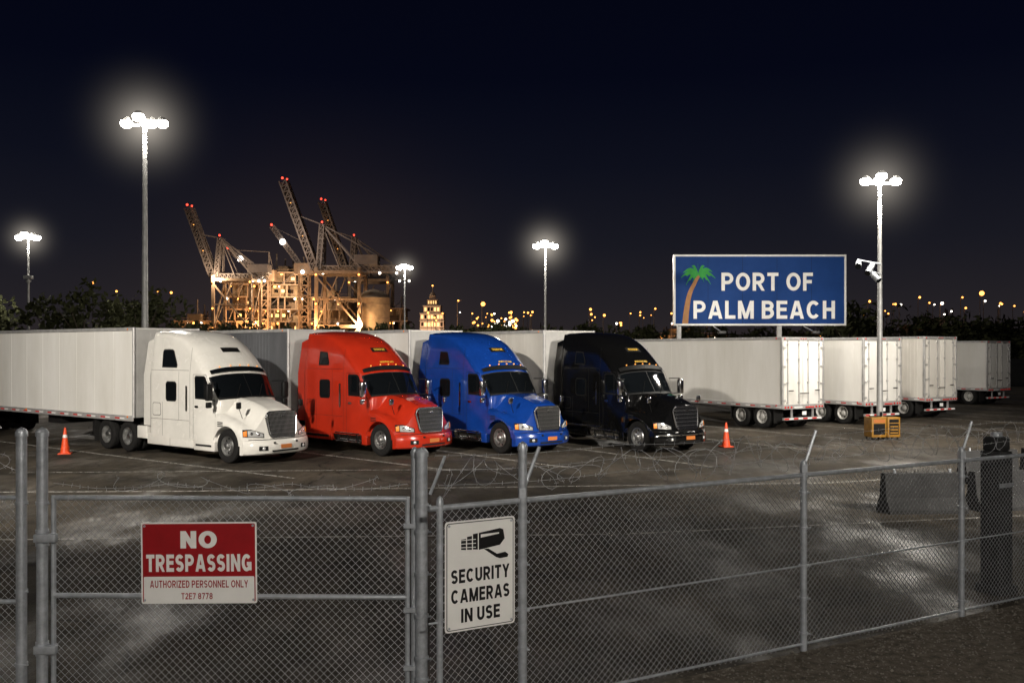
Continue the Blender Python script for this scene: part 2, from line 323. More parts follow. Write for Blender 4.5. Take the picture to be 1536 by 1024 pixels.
def build_cab(b_paint,parent,badge,white):
    b=MB()
    n=len(PRO); k=len(TS); vs=[surf(i,t) for i in range(n) for t in TS]
    fs=[(i*k+j,i*k+j+1,(i+1)*k+j+1,(i+1)*k+j) for i in range(n-1) for j in range(k-1)]
    fs.append(tuple(i*k for i in range(n))); fs.append(tuple((i*k+k-1) for i in range(n-1,-1,-1)))
    b.add(vs,fs,b_paint)
    def sp(pts,off,m):
        for s in(-1,1): b.add([(x,s*(W+off),z) for x,z in pts],[tuple(range(len(pts))) if s<0 else tuple(range(len(pts)-1,-1,-1))],m)
    def rr(x0,x1,z0,z1,c): return [(x0+c,z0),(x1-c,z0),(x1,z0+c),(x1,z1-c),(x1-c,z1),(x0+c,z1),(x0,z1-c),(x0,z0+c)]
    sp([(-1.63,1.90),(-.86,1.88),(-.80,1.96),(-1.12,2.58),(-1.19,2.62),(-1.60,2.62),(-1.65,2.56)],.003,'blk')
    sp([(-1.59,1.95),(-.91,1.93),(-.88,1.98),(-1.15,2.53),(-1.21,2.57),(-1.57,2.57),(-1.60,2.54)],.007,'glass')
    sp([(-1.18,1.96),(-1.15,1.96),(-1.15,2.56),(-1.18,2.56)],.010,'blk')
    sp(rr(-3.22,-2.62,1.78,2.42,.07),.003,'blk'); sp(rr(-3.18,-2.66,1.82,2.38,.06),.007,'glass')
    sp([(-3.45,2.86),(-2.62,2.86),(-2.60,2.95),(-2.86,3.40),(-2.96,3.45),(-3.42,3.45),(-3.48,3.38)] if white else [(-3.30,2.90),(-2.72,2.90),(-2.70,3.0),(-2.86,3.36),(-3.28,3.38)],.003,'blk')
    sp([(-3.41,2.90),(-2.68,2.90),(-2.67,2.97),(-2.90,3.37),(-2.98,3.41),(-3.40,3.41),(-3.44,3.35)] if white else [(-3.26,2.94),(-2.77,2.94),(-2.75,3.0),(-2.89,3.32),(-3.25,3.34)],.007,'glass')
    def line(a,c,w=.011,m='seam'):
        dx,dz=c[0]-a[0],c[1]-a[1]; l=math.hypot(dx,dz); nx,nz=-dz/l*w/2,dx/l*w/2
        sp([(a[0]-nx,a[1]-nz),(c[0]-nx,c[1]-nz),(c[0]+nx,c[1]+nz),(a[0]+nx,a[1]+nz)],.0025,m)
    for a,c in [((-1.72,.66),(-1.72,2.66)),((-1.72,2.66),(-1.10,2.66)),((-1.10,2.66),(-.72,1.95)),((-.72,1.95),(-.62,.95)),((-.62,.95),(-.75,.66)),
                ((-1.9,.66),(-1.9,3.5)),((-2.5,1.2),(-2.5,2.75)),((-4.05,2.78),(-1.95,2.78)),((-3.4,1.2),(-3.4,1.75)),((-3.4,.66),(-3.4,1.18)),((-4.05,1.2),(-1.95,1.2))]: line(a,c)
    sp(rr(-3.95,-3.5,1.3,1.72,.04),.003,'seam'); sp(rr(-3.935,-3.515,1.315,1.705,.04),.005,b_paint)
    sp(rr(-1.64,-1.46,1.62,1.69,.02),.012,'chrome')
    sp(rr(-2.1,-2.02,1.5,2.3,.02),.03,'chrome')
    i0,i1=fi_at(1.99),fi_at(2.66)
    def patch(f0,f1,t0,t1,off,m,nu=8,nv=16):
        vs=[]
        for a in range(nu+1):
            for c in range(nv+1):
                tt=t0+(t1-t0)*c/nv; vs.append(surf(f0+(f1-f0)*a/nu,tt,off))
        b.add(vs,[(a*(nv+1)+c,a*(nv+1)+c+1,(a+1)*(nv+1)+c+1,(a+1)*(nv+1)+c) for a in range(nu) for c in range(nv)],m)
    patch(fi_at(1.93),fi_at(2.69),-.945,.945,.008,'blk',8,30)
    patch(i0,i1,-.915,.915,.016,'glass',8,30)
    patch(i0,i1,-.012,.012,.022,'blk',6,1)
    v0,v1=fi_at(2.75,8),fi_at(2.88,8)
    patch(v0,v1,-.9,.9,.05,'blk' if not white else 'glass',2,24)
    patch(v0-.0,v0+.15,-.9,.9,.048,'blk',1,24)
    g0,g1=fi_at(3.36,8),fi_at(3.50,8)
    patch(g0,g1,-.30,.30,.012,'blk',3,8)
    me=bpy.data.meshes.new('cab'); me.from_pydata(b.v,[],b.f)
    for m in b.mats: me.materials.append(m)
    me.polygons.foreach_set('material_index',b.m)
    bm=bmesh.new(); bm.from_mesh(me)
    x=-3.9
    while x<-.4:
        bmesh.ops.bisect_plane(bm,geom=bm.verts[:]+bm.edges[:]+bm.faces[:],plane_co=(x,0,0),plane_no=(1,0,0)); x+=.17
    z=2.6
    while z<4.:
        bmesh.ops.bisect_plane(bm,geom=bm.verts[:]+bm.edges[:]+bm.faces[:],plane_co=(0,0,z),plane_no=(0,0,1)); z+=.16
    for v in bm.verts: v.co=warp(v.co)
    bmesh.ops.recalc_face_normals(bm,faces=bm.faces)
    bm.to_mesh(me); bm.free()
    me.polygons.foreach_set('use_smooth',[True]*len(me.polygons)); me.set_sharp_from_angle(angle=R(28))
    mkobj('cab',me,parent)
    d=MB()
    if not white:
        def btxt(tx,w_,h_,fb,off):
            q=MB(); put_text(q,tx,w_,h_,0,0,0,'yellowtxt',dy=.0003)
            d.add([tuple(warp(surf(fb+(p[2]/.14)*(g1-g0),p[0]/W,off-p[1]))) for p in q.v],q.f,'yellowtxt')
        btxt('TRANSPORT',.52,.07,(g0+g1)/2,.02); btxt('INTERSTATE LINES',.62,.045,fi_at(3.02,8),.012)
    for t in(-.62,-.3,0,.3,.62):
        p=warp(surf(fi_at(2.93,8),t,.02)); d.ball(p,.024,'marker',1,8)
    d.obj('roof_badge_and_markers',parent)

def F(y,z):
    a=min(1,abs(y)/1.24)
    return 1.14-.40*a**2.4-.12*max(0,z-.7)
def hood_z(s,y):
    def lerp(T,s):
        for (a,va),(c,vc) in zip(T,T[1:]):
            if s<=c:
                k=(s-a)/(c-a); return va+(vc-va)*k
        return T[-1][1]
    zc=lerp([(0,1.97),(.25,1.93),(.5,1.86),(.7,1.78),(.85,1.70),(.93,1.65),(.97,1.61),(1,1.55)],s)
    zf=lerp([(0,1.50),(.3,1.41),(.55,1.32),(.75,1.21),(.88,1.11),(1,.98)],s)
    a=abs(y); k=max(0,min(1,(a-.46)/.52)); k=k*k*(3-2*k)
    z=zf+(zc-.05*(a/.6)**2*(1-k)-zf)*(1-k)
    if a>.98: z-=.22*(1-math.sqrt(max(0,1-((a-.98)/.26)**2)))
    z+=.018*math.exp(-((a-.42)/.05)**2)
    return z
def build_hood(p,parent):
    ys=[0,.15,.3,.36,.42,.48,.54,.62,.72,.82,.92,.98,1.05,1.12,1.17,1.21,1.235,1.24]
    ys=[-y for y in ys[:0:-1]]+ys
    ss=[i/24 for i in range(23)]+[.94,.965,.985,1]; ss=sorted(set(ss))
    b=MB(); k=len(ys); vs=[]; fs=[]
    for s in ss:
        for y in ys:
            z=hood_z(s,y); vs.append((-.56+s*(F(y,z)+.56),y,z))
    ns=len(ss)
    fs+=[(i*k+j,i*k+j+1,(i+1)*k+j+1,(i+1)*k+j) for i in range(ns-1) for j in range(k-1)]
    nd=8; zb=.56
    base=len(vs); L0=(ns-1)*k
    for q in range(1,nd+1):
        for j,y in enumerate(ys):
            zt=vs[L0+j][2]; z=zt+(zb-zt)*q/nd; vs.append((F(y,z),y,z))
    def fr(q,j): return L0+j if q==0 else base+(q-1)*k+j
    fs+=[(fr(q,j),fr(q,j+1),fr(q+1,j+1),fr(q+1,j)) for q in range(nd) for j in range(k-1)]
    b0=len(vs)
    for y in ys: vs.append((-.56,y,zb))
    fs+=[(fr(nd,j),fr(nd,j+1),b0+j+1,b0+j) for j in range(k-1)]
    fs+=[(j,j+1,b0+j+1,b0+j)[::-1] for j in range(k-1)]
    for j in(0,k-1):
        loop=[i*k+j for i in range(ns)]+[fr(q,j) for q in range(1,nd+1)]+[b0+j]
        fs.append(tuple(loop))
    b.add(vs,fs,p); ho=b.obj('hood',parent,smooth=0)
    cutters=[]
    for s in(-1,1):
        c=MB(); c.tube((0.0,s*.72,.50),(0.0,s*1.5,.50),.62,p,40); cutters.append(c.obj('cut'))
    for c in cutters:
        md=ho.modifiers.new('b','BOOLEAN'); md.object=c; md.operation='DIFFERENCE'; md.solver='EXACT'
        c.parent=parent
    dg=bpy.context.evaluated_depsgraph_get(); dg.update()
    me=bpy.data.meshes.new_from_object(ho.evaluated_get(dg)); ho.modifiers.clear(); ho.data=me
    for c in cutters: bpy.data.objects.remove(c)
    me.polygons.foreach_set('use_smooth',[True]*len(me.polygons)); me.set_sharp_from_angle(angle=R(34))

def build_truck(paint,loc,theta,white=False,chrome_grille=True):
    e=empty('semi_truck',(loc[0],loc[1],0),-R(theta)); P='paint_'+paint
    build_cab(P,e,None,white); build_hood(P,e)
    b=MB()
    z0,z1=.80,1.54
    def gx(y,z): return F(y,z)
    hw=lambda z:.48+.10*(z-z0)/(z1-z0)
    b.add([(gx(0,z0)+.02,-hw(z0),z0),(gx(0,z0)+.02,hw(z0),z0),(gx(0,z1)+.02,hw(z1)-.06,z1),(gx(0,z1)+.02,-hw(z1)+.06,z1)],[(0,1,2,3)],'seam')
    nb=21
    for i in range(nb):
        t=-1+2*(i+.5)/nb
        b.tube((gx(0,z0)+.035,t*hw(z0)*.96,z0),(gx(0,z1)+.035,t*(hw(z1)-.05)*.96,z1),.0075 if not chrome_grille else .013,'chrome' if chrome_grille else 'alu',4)
    for q in (1,2,3,4,5):
        z=z0+(z1-z0)*q/6; b.tube((gx(0,z)+.028,-hw(z)*.96,z),(gx(0,z)+.028,hw(z)*.96,z),.005,'alu',4)
    fr=[(-hw(z0)+.07,z0-.02),(hw(z0)-.07,z0-.02),(hw(z0)+.01,z0+.07),(hw(z1)+.0,z1-.14),(hw(z1)-.04,z1-.05),(hw(z1)-.12,z1+.01),(-hw(z1)+.12,z1+.01),(-hw(z1)+.04,z1-.05),(-hw(z1)-.0,z1-.14),(-hw(z0)-.01,z0+.07)]
    for (a,c),(d,f) in zip(fr,fr[1:]+fr[:1]): b.tube((gx(a,c)+.045,a,c),(gx(d,f)+.045,d,f),.030,'chrome',8)
    b.tube((gx(0,1.18)+.05,-.07,1.42),(gx(0,1.18)+.02,.07,1.42),.03,'chrome',8)
    for s in(-1,1):
        def pat(y0,y1,zl,zh,off,m,ny=8,nz=4):
            vs=[]
            for i in range(ny+1):
                for j in range(nz+1):
                    k=i/ny; y=y0+(y1-y0)*k; lo=zl(k); hi=zh(k); z=lo+(hi-lo)*j/nz
                    bul=off*(1+.5*math.sin(math.pi*k)*math.sin(math.pi*j/nz))
                    vs.append((F(y,z)+bul,s*(y+bul*.3),z))
            b.add(vs,[(i*(nz+1)+j,i*(nz+1)+j+1,(i+1)*(nz+1)+j+1,(i+1)*(nz+1)+j) for i in range(ny) for j in range(nz)],m)
        pat(.64,1.20,lambda k:.79+.04*k,lambda k:.92+.13*min(1,k*1.6),.010,'seam')
        pat(.67,1.08,lambda k:.815+.02*k,lambda k:.90+.12*min(1,k*1.5),.022,'head')
        b.ball((F(.80,.90)-.0,s*.80,.895),.055,'chrome',1,12); b.ball((F(.98,.92),s*.98,.92),.055,'chrome',1,12)
        pat(1.10,1.19,lambda k:.85,lambda k:1.02-.03*k,.022,'amber',3,3)
        for q in range(3): b.cbox(-.42,-.16,min(s*1.238,s*1.248),max(s*1.238,s*1.248),1.10+.055*q,1.13+.055*q,.004,'seam')
    b.obj('grille_and_headlights',e)
    bb=MB(); ys=[-1.235+2.47*i/24 for i in range(25)]
    fx=lambda y:1.27-.44*(abs(y)/1.235)**2.8
    ft=[(fx(y),y) for y in ys]
    prof=[(-.03,.29),(.02,.33),(.045,.42),(.05,.52),(.035,.63),(.005,.70),(-.05,.735)]
    vs=[];k=len(ys)
    for dx,z in prof:
        for x,y in ft: vs.append((x+dx-.04,y,z))
    fs=[(i*k+j,i*k+j+1,(i+1)*k+j+1,(i+1)*k+j) for i in range(len(prof)-1) for j in range(k-1)]
    o=len(vs)
    for z in(.29,.735):
        for x,y in ft: vs.append((.66,y,z))
    fs+=[(j,j+1,o+j+1,o+j) for j in range(k-1)]; t=(len(prof)-1)*k
    fs+=[(t+j,t+j+1,o+k+j+1,o+k+j) for j in range(k-1)]
    for j in(0,k-1): fs.append(tuple([i*k+j for i in range(len(prof))]+[o+k+j,o+j]))
    bb.add(vs,fs,P)
    def bx(y,off): return fx(y)+off
    def bp(y0,y1,z0,z1,off,m,n=8):
        vs=[]
        for i in range(n+1):
            y=y0+(y1-y0)*i/n
            vs+=[(bx(y,off),y,z0),(bx(y,off),y,z1)]
        bb.add(vs,[(2*i,2*i+1,2*i+3,2*i+2) for i in range(n)],m)
    bp(-.50,.50,.37,.42,.016,'seam')
    for s in(-1,1):
        bp(s*.62,s*.88,.42,.55,.016,'seam',4); bb.ball((bx(.74,.0),s*.74,.485),.055,'head',1,12)
        bb.tube((bx(.3,-.02),s*.42,.64),(bx(.3,.03),s*.42,.64),.03,'seam',10)
    bb.box(bx(0,.018),bx(0,.03),-.20,.20,.46,.58,'amberdim')
    bp(-1.1,1.1,.735,.752,-.06,'blk',16)
    if paint=='black': bp(-1.15,1.15,.60,.64,.014,'chrome',20)
    bb.obj('bumper',e)
    c=MB()
    for s in(-1,1):
        y0,y1=sorted((s*1.0,s*1.19))
        if white:
            c.cbox(-4.3,-1.75,y0,y1,.34,.70,.03,P); c.cbox(-1.72,-.66,y0,y1,.30,.62,.03,P)
            c.box(-1.6,-.8,min(s*1.19,s*1.2),max(s*1.19,s*1.2),.44,.50,'seam')
            c.box(-3.0,-2.99,min(s*1.185,s*1.193),max(s*1.185,s*1.193),.36,.69,'seam')
            c.cbox(-4.9,-4.32,y0,y1,.50,.92,.03,P)
        else:
            c.tube((-2.45,s*.88,.58),(-.98,s*.88,.58),.30,'chrome',24)
            for xx in(-2.2,-1.7,-1.2): c.tube((xx-.03,s*.88,.58),(xx+.03,s*.88,.58),.312,'blk',24)
            c.cbox(-2.35,-1.05,min(s*1.12,s*1.2),max(s*1.12,s*1.2),.34,.39,.01,'chrome'); c.cbox(-2.35,-1.05,min(s*1.14,s*1.21),max(s*1.14,s*1.21),.62,.67,.01,'chrome')
            c.cbox(-.96,-.68,y0,y1,.30,.62,.03,P)
            c.cbox(-4.2,-2.55,y0,y1,.36,.64,.03,P)
            c.box(-4.0,-2.7,min(s*1.19,s*1.2),max(s*1.19,s*1.2),.46,.54,'chrome')
            if paint=='black': c.cbox(-4.0,-1.8,min(s*1.2,s*1.215),max(s*1.2,s*1.215),.70,.76,.004,'chrome')
        c.add([(-4.1,s*1.19,.95),(-4.52,s*1.17,.95),(-4.52,s*1.17,2.6),(-4.48,s*1.02,3.70),(-4.12,s*1.03,3.80),(-4.1,s*1.19,2.6)],[(0,1,2,5),(5,2,3,4)],P)
        c.add([(-4.1,s*1.17,.95),(-4.52,s*1.15,.95),(-4.52,s*1.15,2.6),(-4.48,s*1.00,3.70),(-4.12,s*1.01,3.80),(-4.1,s*1.17,2.6)],[(5,2,1,0),(4,3,2,5)],'blk')
        mx=-.62; mm='chrome' if not white else 'blk'
        c.tube((mx-.15,s*1.08,2.42),(mx+.05,s*1.42,2.42),.018,'blk',6); c.tube((mx-.1,s*1.10,1.86),(mx+.05,s*1.42,1.92),.018,'blk',6)
        c.cbox(mx-.02,mx+.14,min(s*1.34,s*1.56),max(s*1.34,s*1.56),1.88,2.40,.05,mm); c.box(mx-.03,mx-.021,min(s*1.37,s*1.53),max(s*1.37,s*1.53),1.93,2.35,'glass')
        c.cbox(mx,mx+.12,min(s*1.36,s*1.54),max(s*1.36,s*1.54),1.66,1.84,.04,mm)
        c.tube((.45,s*.98,1.36),(.55,s*1.18,1.68),.010,'blk',5); c.cbox(.5,.58,min(s*1.1,s*1.26),max(s*1.1,s*1.26),1.66,1.86,.03,mm)
        c.box(-.62,.62,min(s*.55,s*.70),max(s*.55,s*.70),.5,1.15,'blk')
        c.box(-7.55,-7.52,min(s*.6,s*1.2),max(s*.6,s*1.2),.25,1.0,'rubber')
    c.box(-4.0,-.55,-.95,.95,.45,.60,'chassis')
    for s in(-1,1): c.box(-7.6,.9,min(s*.35,s*.45),max(s*.35,s*.45),.72,.98,'chassis')
    c.box(-6.7,-5.6,-.5,.5,.98,1.12,'chassis')
    for x in(0,-5.5,-6.82): c.tube((x,-.9,.52),(x,.9,.52),.07,'chassis',8)
    for x in(-5.5,-6.82): c.ball((x,0,.52),.25,'chassis')
    c.box(-5.0,-4.2,-.4,.4,.55,.75,'alu')
    for i in range(3):
        pts=[(-4.1-.1*t,-.2+.2*i,1.6-.9*math.sin(t*.31)+.03*t) for t in range(10)]; c.path(pts,.014,'red' if i==0 else 'blk')
    for s in(-.5,.25):
        p0=warp(surf(fi_at(1.96),s,.03)); p1=warp(surf(fi_at(2.35),s+.28,.03)); c.tube(p0,p1,.01,'blk',4)
    c.obj('side_fairings_and_chassis',e)
    for s in(-1,1):
        wheel('front',e,0,s,1.06,'front_wheel'); wheel('rear',e,-5.5,s,1.05,'drive_wheel'); wheel('rear',e,-6.82,s,1.05,'drive_wheel')
    return e

# ---------------------------------------------------------------- trailer
def build_trailer(nose,ang,L=14.6,z0=1.16,z1=4.1,side='trw',ribs=False,name='semi_trailer'):
    e=empty(name,(nose[0],nose[1],0),ang); hw=1.28
    b=MB()
    b.box(-L+.06,-.03,-hw+.02,hw-.02,z0,z1-.03,side)
    b.box(-L+.06,-.03,-hw+.03,hw-.03,z1-.03,z1-.005,'trframe')
    b.box(-.03,0,-hw+.06,hw-.06,z0,z1-.05,'trnose')
    for y in(-.6,0,.6): b.box(0,.008,y-.02,y+.02,z0+.1,z1-.15,'trnose')
    b.box(0,.03,-.35,.35,z0+.25,z0+.6,'blk')
    for s in(-1,1):
        b.cbox(-L,-.0,min(s*(hw-.03),s*(hw+.01)),max(s*(hw-.03),s*(hw+.01)),z0-.12,z0+.07,.008,'trframe')
        b.cbox(-L,-.0,min(s*(hw-.03),s*(hw+.008)),max(s*(hw-.03),s*(hw+.008)),z1-.11,z1+.0,.008,'trframe')
        b.tube((-.02,s*(hw-.045),z0),(-.02,s*(hw-.045),z1),.05,'trframe',10)
        x=-1.22; step=1.22 if not ribs else .2; hwid=.006 if not ribs else .02; pr=.0165 if not ribs else .012
        while x>-L+.3:
            b.box(x-hwid,x+hwid,min(s*(hw-.021),s*(hw-pr)),max(s*(hw-.021),s*(hw-pr)),z0+.07,z1-.11,side); x-=step
        x=-.5; i=0
        while x>-L+.2:
            b.box(x-.28,x,min(s*(hw+.009),s*(hw+.013)),max(s*(hw+.009),s*(hw+.013)),z0-.055,z0-.01,'red' if i%2 else 'tapew'); x-=.30 if i%2==0 else .62; i+=1
        for x in(-.3,-L/2,-L+.3): b.ball((x,s*(hw+.012),z0+.02),.035,'amber' if x>-L+1 else 'red')
        for x in(-.3,-L+.3): b.ball((x,s*(hw+.01),z1-.06),.03,'amber' if x>-L+1 else 'red')
        b.box(-2.9,-2.76,min(s*.95,s*1.08),max(s*.95,s*1.08),.45,z0-.1,'chassis'); b.box(-2.98,-2.68,min(s*.9,s*1.13),max(s*.9,s*1.13),.42,.45,'chassis')
        b.tube((-2.83,s*1.0,.8),(-3.8,s*.5,z0-.1),.03,'chassis')
        b.box(-L+3.15,-L+3.18,min(s*.65,s*1.2),max(s*.65,s*1.2),.3,.9,'rubber'); b.box(-L+.52,-L+.55,min(s*.65,s*1.2),max(s*.65,s*1.2),.26,.95,'rubber')
        b.box(-L+.2,-L+4.2,min(s*.45,s*.57),max(s*.45,s*.57),.85,z0-.12,'chassis')
    b.box(-2.95,-2.7,-1,1,.7,.78,'chassis')
    x=-.6
    while x>-L+.3: b.box(x-.04,x+.04,-hw+.04,hw-.04,z0-.11,z0-.001,'chassis'); x-=.6
    for x in(-L+1.25,-L+2.55): b.tube((x,-.9,.52),(x,.9,.52),.065,'chassis',8)
    b.box(-6.2,-5.2,-1.0,1.0,.72,z0-.12,'chassis')
    xr=-L
    b.cbox(xr-.03,xr+.07,-hw,-hw+.09,z0-.12,z1,.01,'trframe'); b.cbox(xr-.03,xr+.07,hw-.09,hw,z0-.12,z1,.01,'trframe')
    b.cbox(xr-.03,xr+.07,-hw+.09,hw-.09,z1-.14,z1,.01,'trframe'); b.cbox(xr-.05,xr+.07,-hw+.09,hw-.09,z0-.14,z0+.05,.01,'trframe')
    for s in(-1,1):
        a,c=sorted((s*.012,s*(hw-.095)))
        b.cbox(xr+.0,xr+.05,a,c,z0+.06,z1-.15,.008,side)
        for yy in(.28,.95):
            b.tube((xr-.045,s*yy,z0-.02),(xr-.045,s*yy,z1-.10),.017,'trframe',8)
            for zz in(z0+.15,z0+1.0,z0+2.0,z1-.3): b.box(xr-.06,xr-.001,s*yy-.05,s*yy+.05,zz-.03,zz+.03,'trframe')
            b.cbox(xr-.085,xr-.06,min(s*yy,s*(yy-.3)),max(s*yy,s*(yy-.3)),z0+.52+.12*(yy>.5),z0+.56+.12*(yy>.5),.006,'chrome')
        for zz in(z0+.25,z0+.95,z0+1.7,z1-.45): b.box(xr-.045,xr-.001,min(s*(hw-.22),s*(hw-.01)),max(s*(hw-.22),s*(hw-.01)),zz-.035,zz+.035,'trframe')
        for yy in(.75,.95,1.12): b.tube((xr-.07,s*yy,z0-.05),(xr-.05,s*yy,z0-.05),.045,'red',10)
        b.box(xr-.075,xr-.052,min(s*.1,s*.6),max(s*.1,s*.6),z0-.09,z0-.04,'red'if s<0 else 'tapew')
        b.box(xr+.02,xr+.08,min(s*.6,s*.68),max(s*.6,s*.68),.5,z0-.14,'trframe')
        b.ball((xr-.03,s*(hw-.15),z1-.07),.035,'red')
    b.box(xr-.02,xr+.08,-1.15,1.15,.42,.52,'trframe')
    i=0;y=-1.1
    while y<1.1: b.box(xr-.024,xr-.021,y,y+.27,.44,.50,'red' if i%2 else 'tapew'); y+=.28; i+=1
    b.box(xr-.01,xr+.0,-.2,.05,.62,.78,'tapew')
    for y in(-.14,0,.14): b.ball((xr-.03,y,z1-.07),.025,'red')
    b.obj('trailer_body',e,smooth=25)
    for s in(-1,1):
        for x in(-L+1.25,-L+2.55): wheel('trailer',e,x,s,1.06,'trailer_wheel')
    return e

TR=[('white',(-8.61,28.2),37,True,False,'trw',False),('red',(-4.26,30.1),42,False,False,'trg',True),('blue',(-.42,30.9),48,False,False,'trw',False),('black',(4.2,31.3),54,False,True,'trw2',False)]
CEN=[]
for paint,(x,y),th,wh,cg,sd,rb in TR:
    t=R(th); cx,cy=x+1.2*math.sin(t),y+1.2*math.cos(t); CEN.append((cx,cy,th))
    build_truck(paint,(cx,cy),th,wh,cg)
    u=-5.0; build_trailer((cx+u*math.cos(t),cy-u*math.sin(t)),-t,14.6,z1=4.18,side=sd,ribs=rb)
for (x,y),th,L,sd,z1,rb in [((11.5,39.8),60,14.6,'trw',3.98,False),((15.87,42.2),61,14,'trw',4.0,False),((20.3,46.0),60,13,'trw2',4.1,True),((29.3,57.6),58,13.5,'trw',4.0,False)]:
    t=R(th); rc=(x+1.28*math.sin(t),y+1.28*math.cos(t)); nose=(rc[0]-L*math.cos(t),rc[1]+L*math.sin(t))
    build_trailer(nose,math.pi-t,L,1.02,z1,sd,rb)

# ---------------------------------------------------------------- ground
def sheet(name,pts,z,m):
    b=MB(); b.add([(x,y,z) for x,y in pts],[tuple(range(len(pts)))],m); return b.obj(name,smooth=0)
sheet('ground',[(-3000,-300),(3000,-300),(3000,5000),(-3000,5000)],0,'asphalt')
fd=Vector((.873,.488)); f0=Vector((.1,8.83))
def fl(t,off=0): p=f0+fd*t; return (p.x+off*fd.y,p.y-off*fd.x)
sheet('gravel',[fl(-1.1,.02),fl(30,.02),fl(30,14),fl(6,9),(2,-20),(-20,-20),(-20,8.6),(-.9,8.6)],.004,'gravel')
b=MB()
for i in range(3200):
    t=random.uniform(.5,9); o=abs(random.gauss(0,.9))*1.+.03; x,y=fl(t,o if random.random()<.85 else -o*.3); r=random.uniform(.005,.016)*(1.8 if random.random()<.05 else 1)
    vs=[(x+r*random.uniform(.7,1.2)*math.cos(a),y+r*random.uniform(.7,1.2)*math.sin(a),.004) for a in(0,1.26,2.5,3.77,5.03)]+[(x,y,.004+r*.9)]
    b.add(vs,[(k,(k+1)%5,5) for k in range(5)],'pebble')
b.obj('pebbles',smooth=0,fixn=False)
b=MB()
def pl(a,c,w=.12):
    a=Vector(a);c=Vector(c);d=(c-a).normalized();n=Vector((-d.y,d.x))*w/2
    b.add([(*(a-n),.006),(*(c-n),.006),(*(c+n),.006),(*(a+n),.006)],[(0,1,2,3)],'line')
for cx,cy,th in CEN:
    t=R(th); off=-2.15
    ox,oy=cx+off*math.sin(t),cy+off*math.cos(t)
    pl((ox-16*math.cos(t),oy+16*math.sin(t)),(ox+4.2*math.cos(t),oy-4.2*math.sin(t)))
t=R(56)
for k in range(6):
    ox,oy=8.5+3.6*k,34.5+2.6*k
    pl((ox-13*math.cos(t),oy+13*math.sin(t)),(ox+3*math.cos(t),oy-3*math.sin(t)))
b.obj('parking_lines',smooth=0)
b=MB()
def pl2(pts,w,z=.010):
    for a,c in zip(pts,pts[1:]):
        a=Vector(a);c=Vector(c);d=(c-a).normalized();n=Vector((-d.y,d.x))*w/2
        b.add([(*(a-n),z),(*(c-n),z),(*(c+n),z),(*(a+n),z)],[(0,1,2,3)],'line')
pl2([(-26,22.0),(-8,22.6),(8,24)],.13); pl2([(8,24),(24,29.5),(44,38)],.13)
pl2([(-14,26.0),(0,26.8)],.1,.012)
pl2([(-16,16.5),(2,17.3),(16,20.5),(30,25)],.10,.014)
b.obj('lane_lines',smooth=0)

# ---------------------------------------------------------------- lamps
def point(name,loc,power,col=(1,.93,.83),rad=.3,parent=None,spot=None,target=None,blend=.5):
    l=bpy.data.lights.new(name,'SPOT' if spot else 'POINT'); l.energy=power; l.color=col; l.shadow_soft_size=rad
    o=bpy.data.objects.new(name,l); COL.objects.link(o); o.location=loc
    if spot:
        l.spot_size=R(spot); l.spot_blend=blend; d=Vector(target)-Vector(loc); o.rotation_euler=d.to_track_quat('-Z','Y').to_euler()
    if parent:
        o.parent=parent; o.matrix_parent_inverse=Matrix.Translation(parent.location).inverted()
    return o
def street_lamp(x,y,h,w,power,rb=.2,lens='lens',lr=.3,glow_halo=0,name='street_lamp',spot=None,target=None,collar=None,blend=.5):
    e=empty(name,(x,y,0)); b=MB()
    b.tube((0,0,0),(0,0,h),rb,'pole',14,rb*.5); b.cbox(-rb*2,rb*2,-rb*2,rb*2,0,.12,.02,'conc'); b.tube((0,0,.12),(0,0,.3),rb*1.35,'pole',12)
    b.box(-rb*.4,rb*.4,-rb*1.02,-rb*.9,.6,1.0,'seam')
    b.tube((-w/2,0,h),(w/2,0,h),rb*.35,'pole',8); b.tube((0,-w*.3,h),(0,w*.3,h),rb*.35,'pole',8)
    b.tube((0,0,h-.1),(0,0,h+.35),rb*.7,'pole',10)
    for px,py,up in [(-w/2,-.1,0),(w/2,-.1,0),(-w*.06,-w*.3,.38),(w*.08,w*.3,.25)]:
        zz=h+.05+up*lr*2
        b.lathe([(.001,lr*1.1),(lr*.5,lr*1.05),(lr*.7,lr*.75),(lr*.9,lr*.45)],'pole',14,'z',(px,py,zz))
        b.lathe([(lr*.9,lr*.44),(lr*1.05,0.05),(lr*.95,-lr*.4),(lr*.55,-lr*.72),(.001,-lr*.8)],lens,14,'z',(px,py,zz))
    if collar: b.box(-rb*2.2,rb*2.2,-rb*1.6,rb*1.6,collar,collar+.4,'pole'); b.tube((0,0,collar-.4),(0,0,collar-.15),rb*1.5,'pole',10)
    b.obj('pole_and_fixtures',e)
    if power:
        if spot: point('lamp_light',(x,y,h-.4),power,rad=.4,parent=e,spot=spot,target=target,blend=blend)
        else: point('lamp_light',(x,y,h-.6),power,rad=.35,parent=e)
    if glow_halo:
        me=bpy.data.meshes.new('glow_halo'); bm=bmesh.new(); bmesh.ops.create_icosphere(bm,subdivisions=3,radius=1); bm.to_mesh(me); bm.free()
        me.materials.append(GLOW); o=mkobj('glow_halo',me,e,(0,0,h)); o.scale=(glow_halo,)*3  # glow sphere added at the lamp head; it emits, no real mist
    return e
street_lamp(-23.6,60,17.9,2.3,13000,.24,lr=.36,glow_halo=9)
street_lamp(-57,110,16.6,2.1,7000,.2,lr=.42,glow_halo=8,collar=11.8)
street_lamp(3.57,100,14.5,1.9,26000,.17,lr=.40,glow_halo=9)
street_lamp(-16.1,140,15.7,1.7,12000,.16,lr=.40,glow_halo=7)
p5=street_lamp(14.5,36.8,10.0,1.2,5000,.13,lr=.20,glow_halo=5.5)
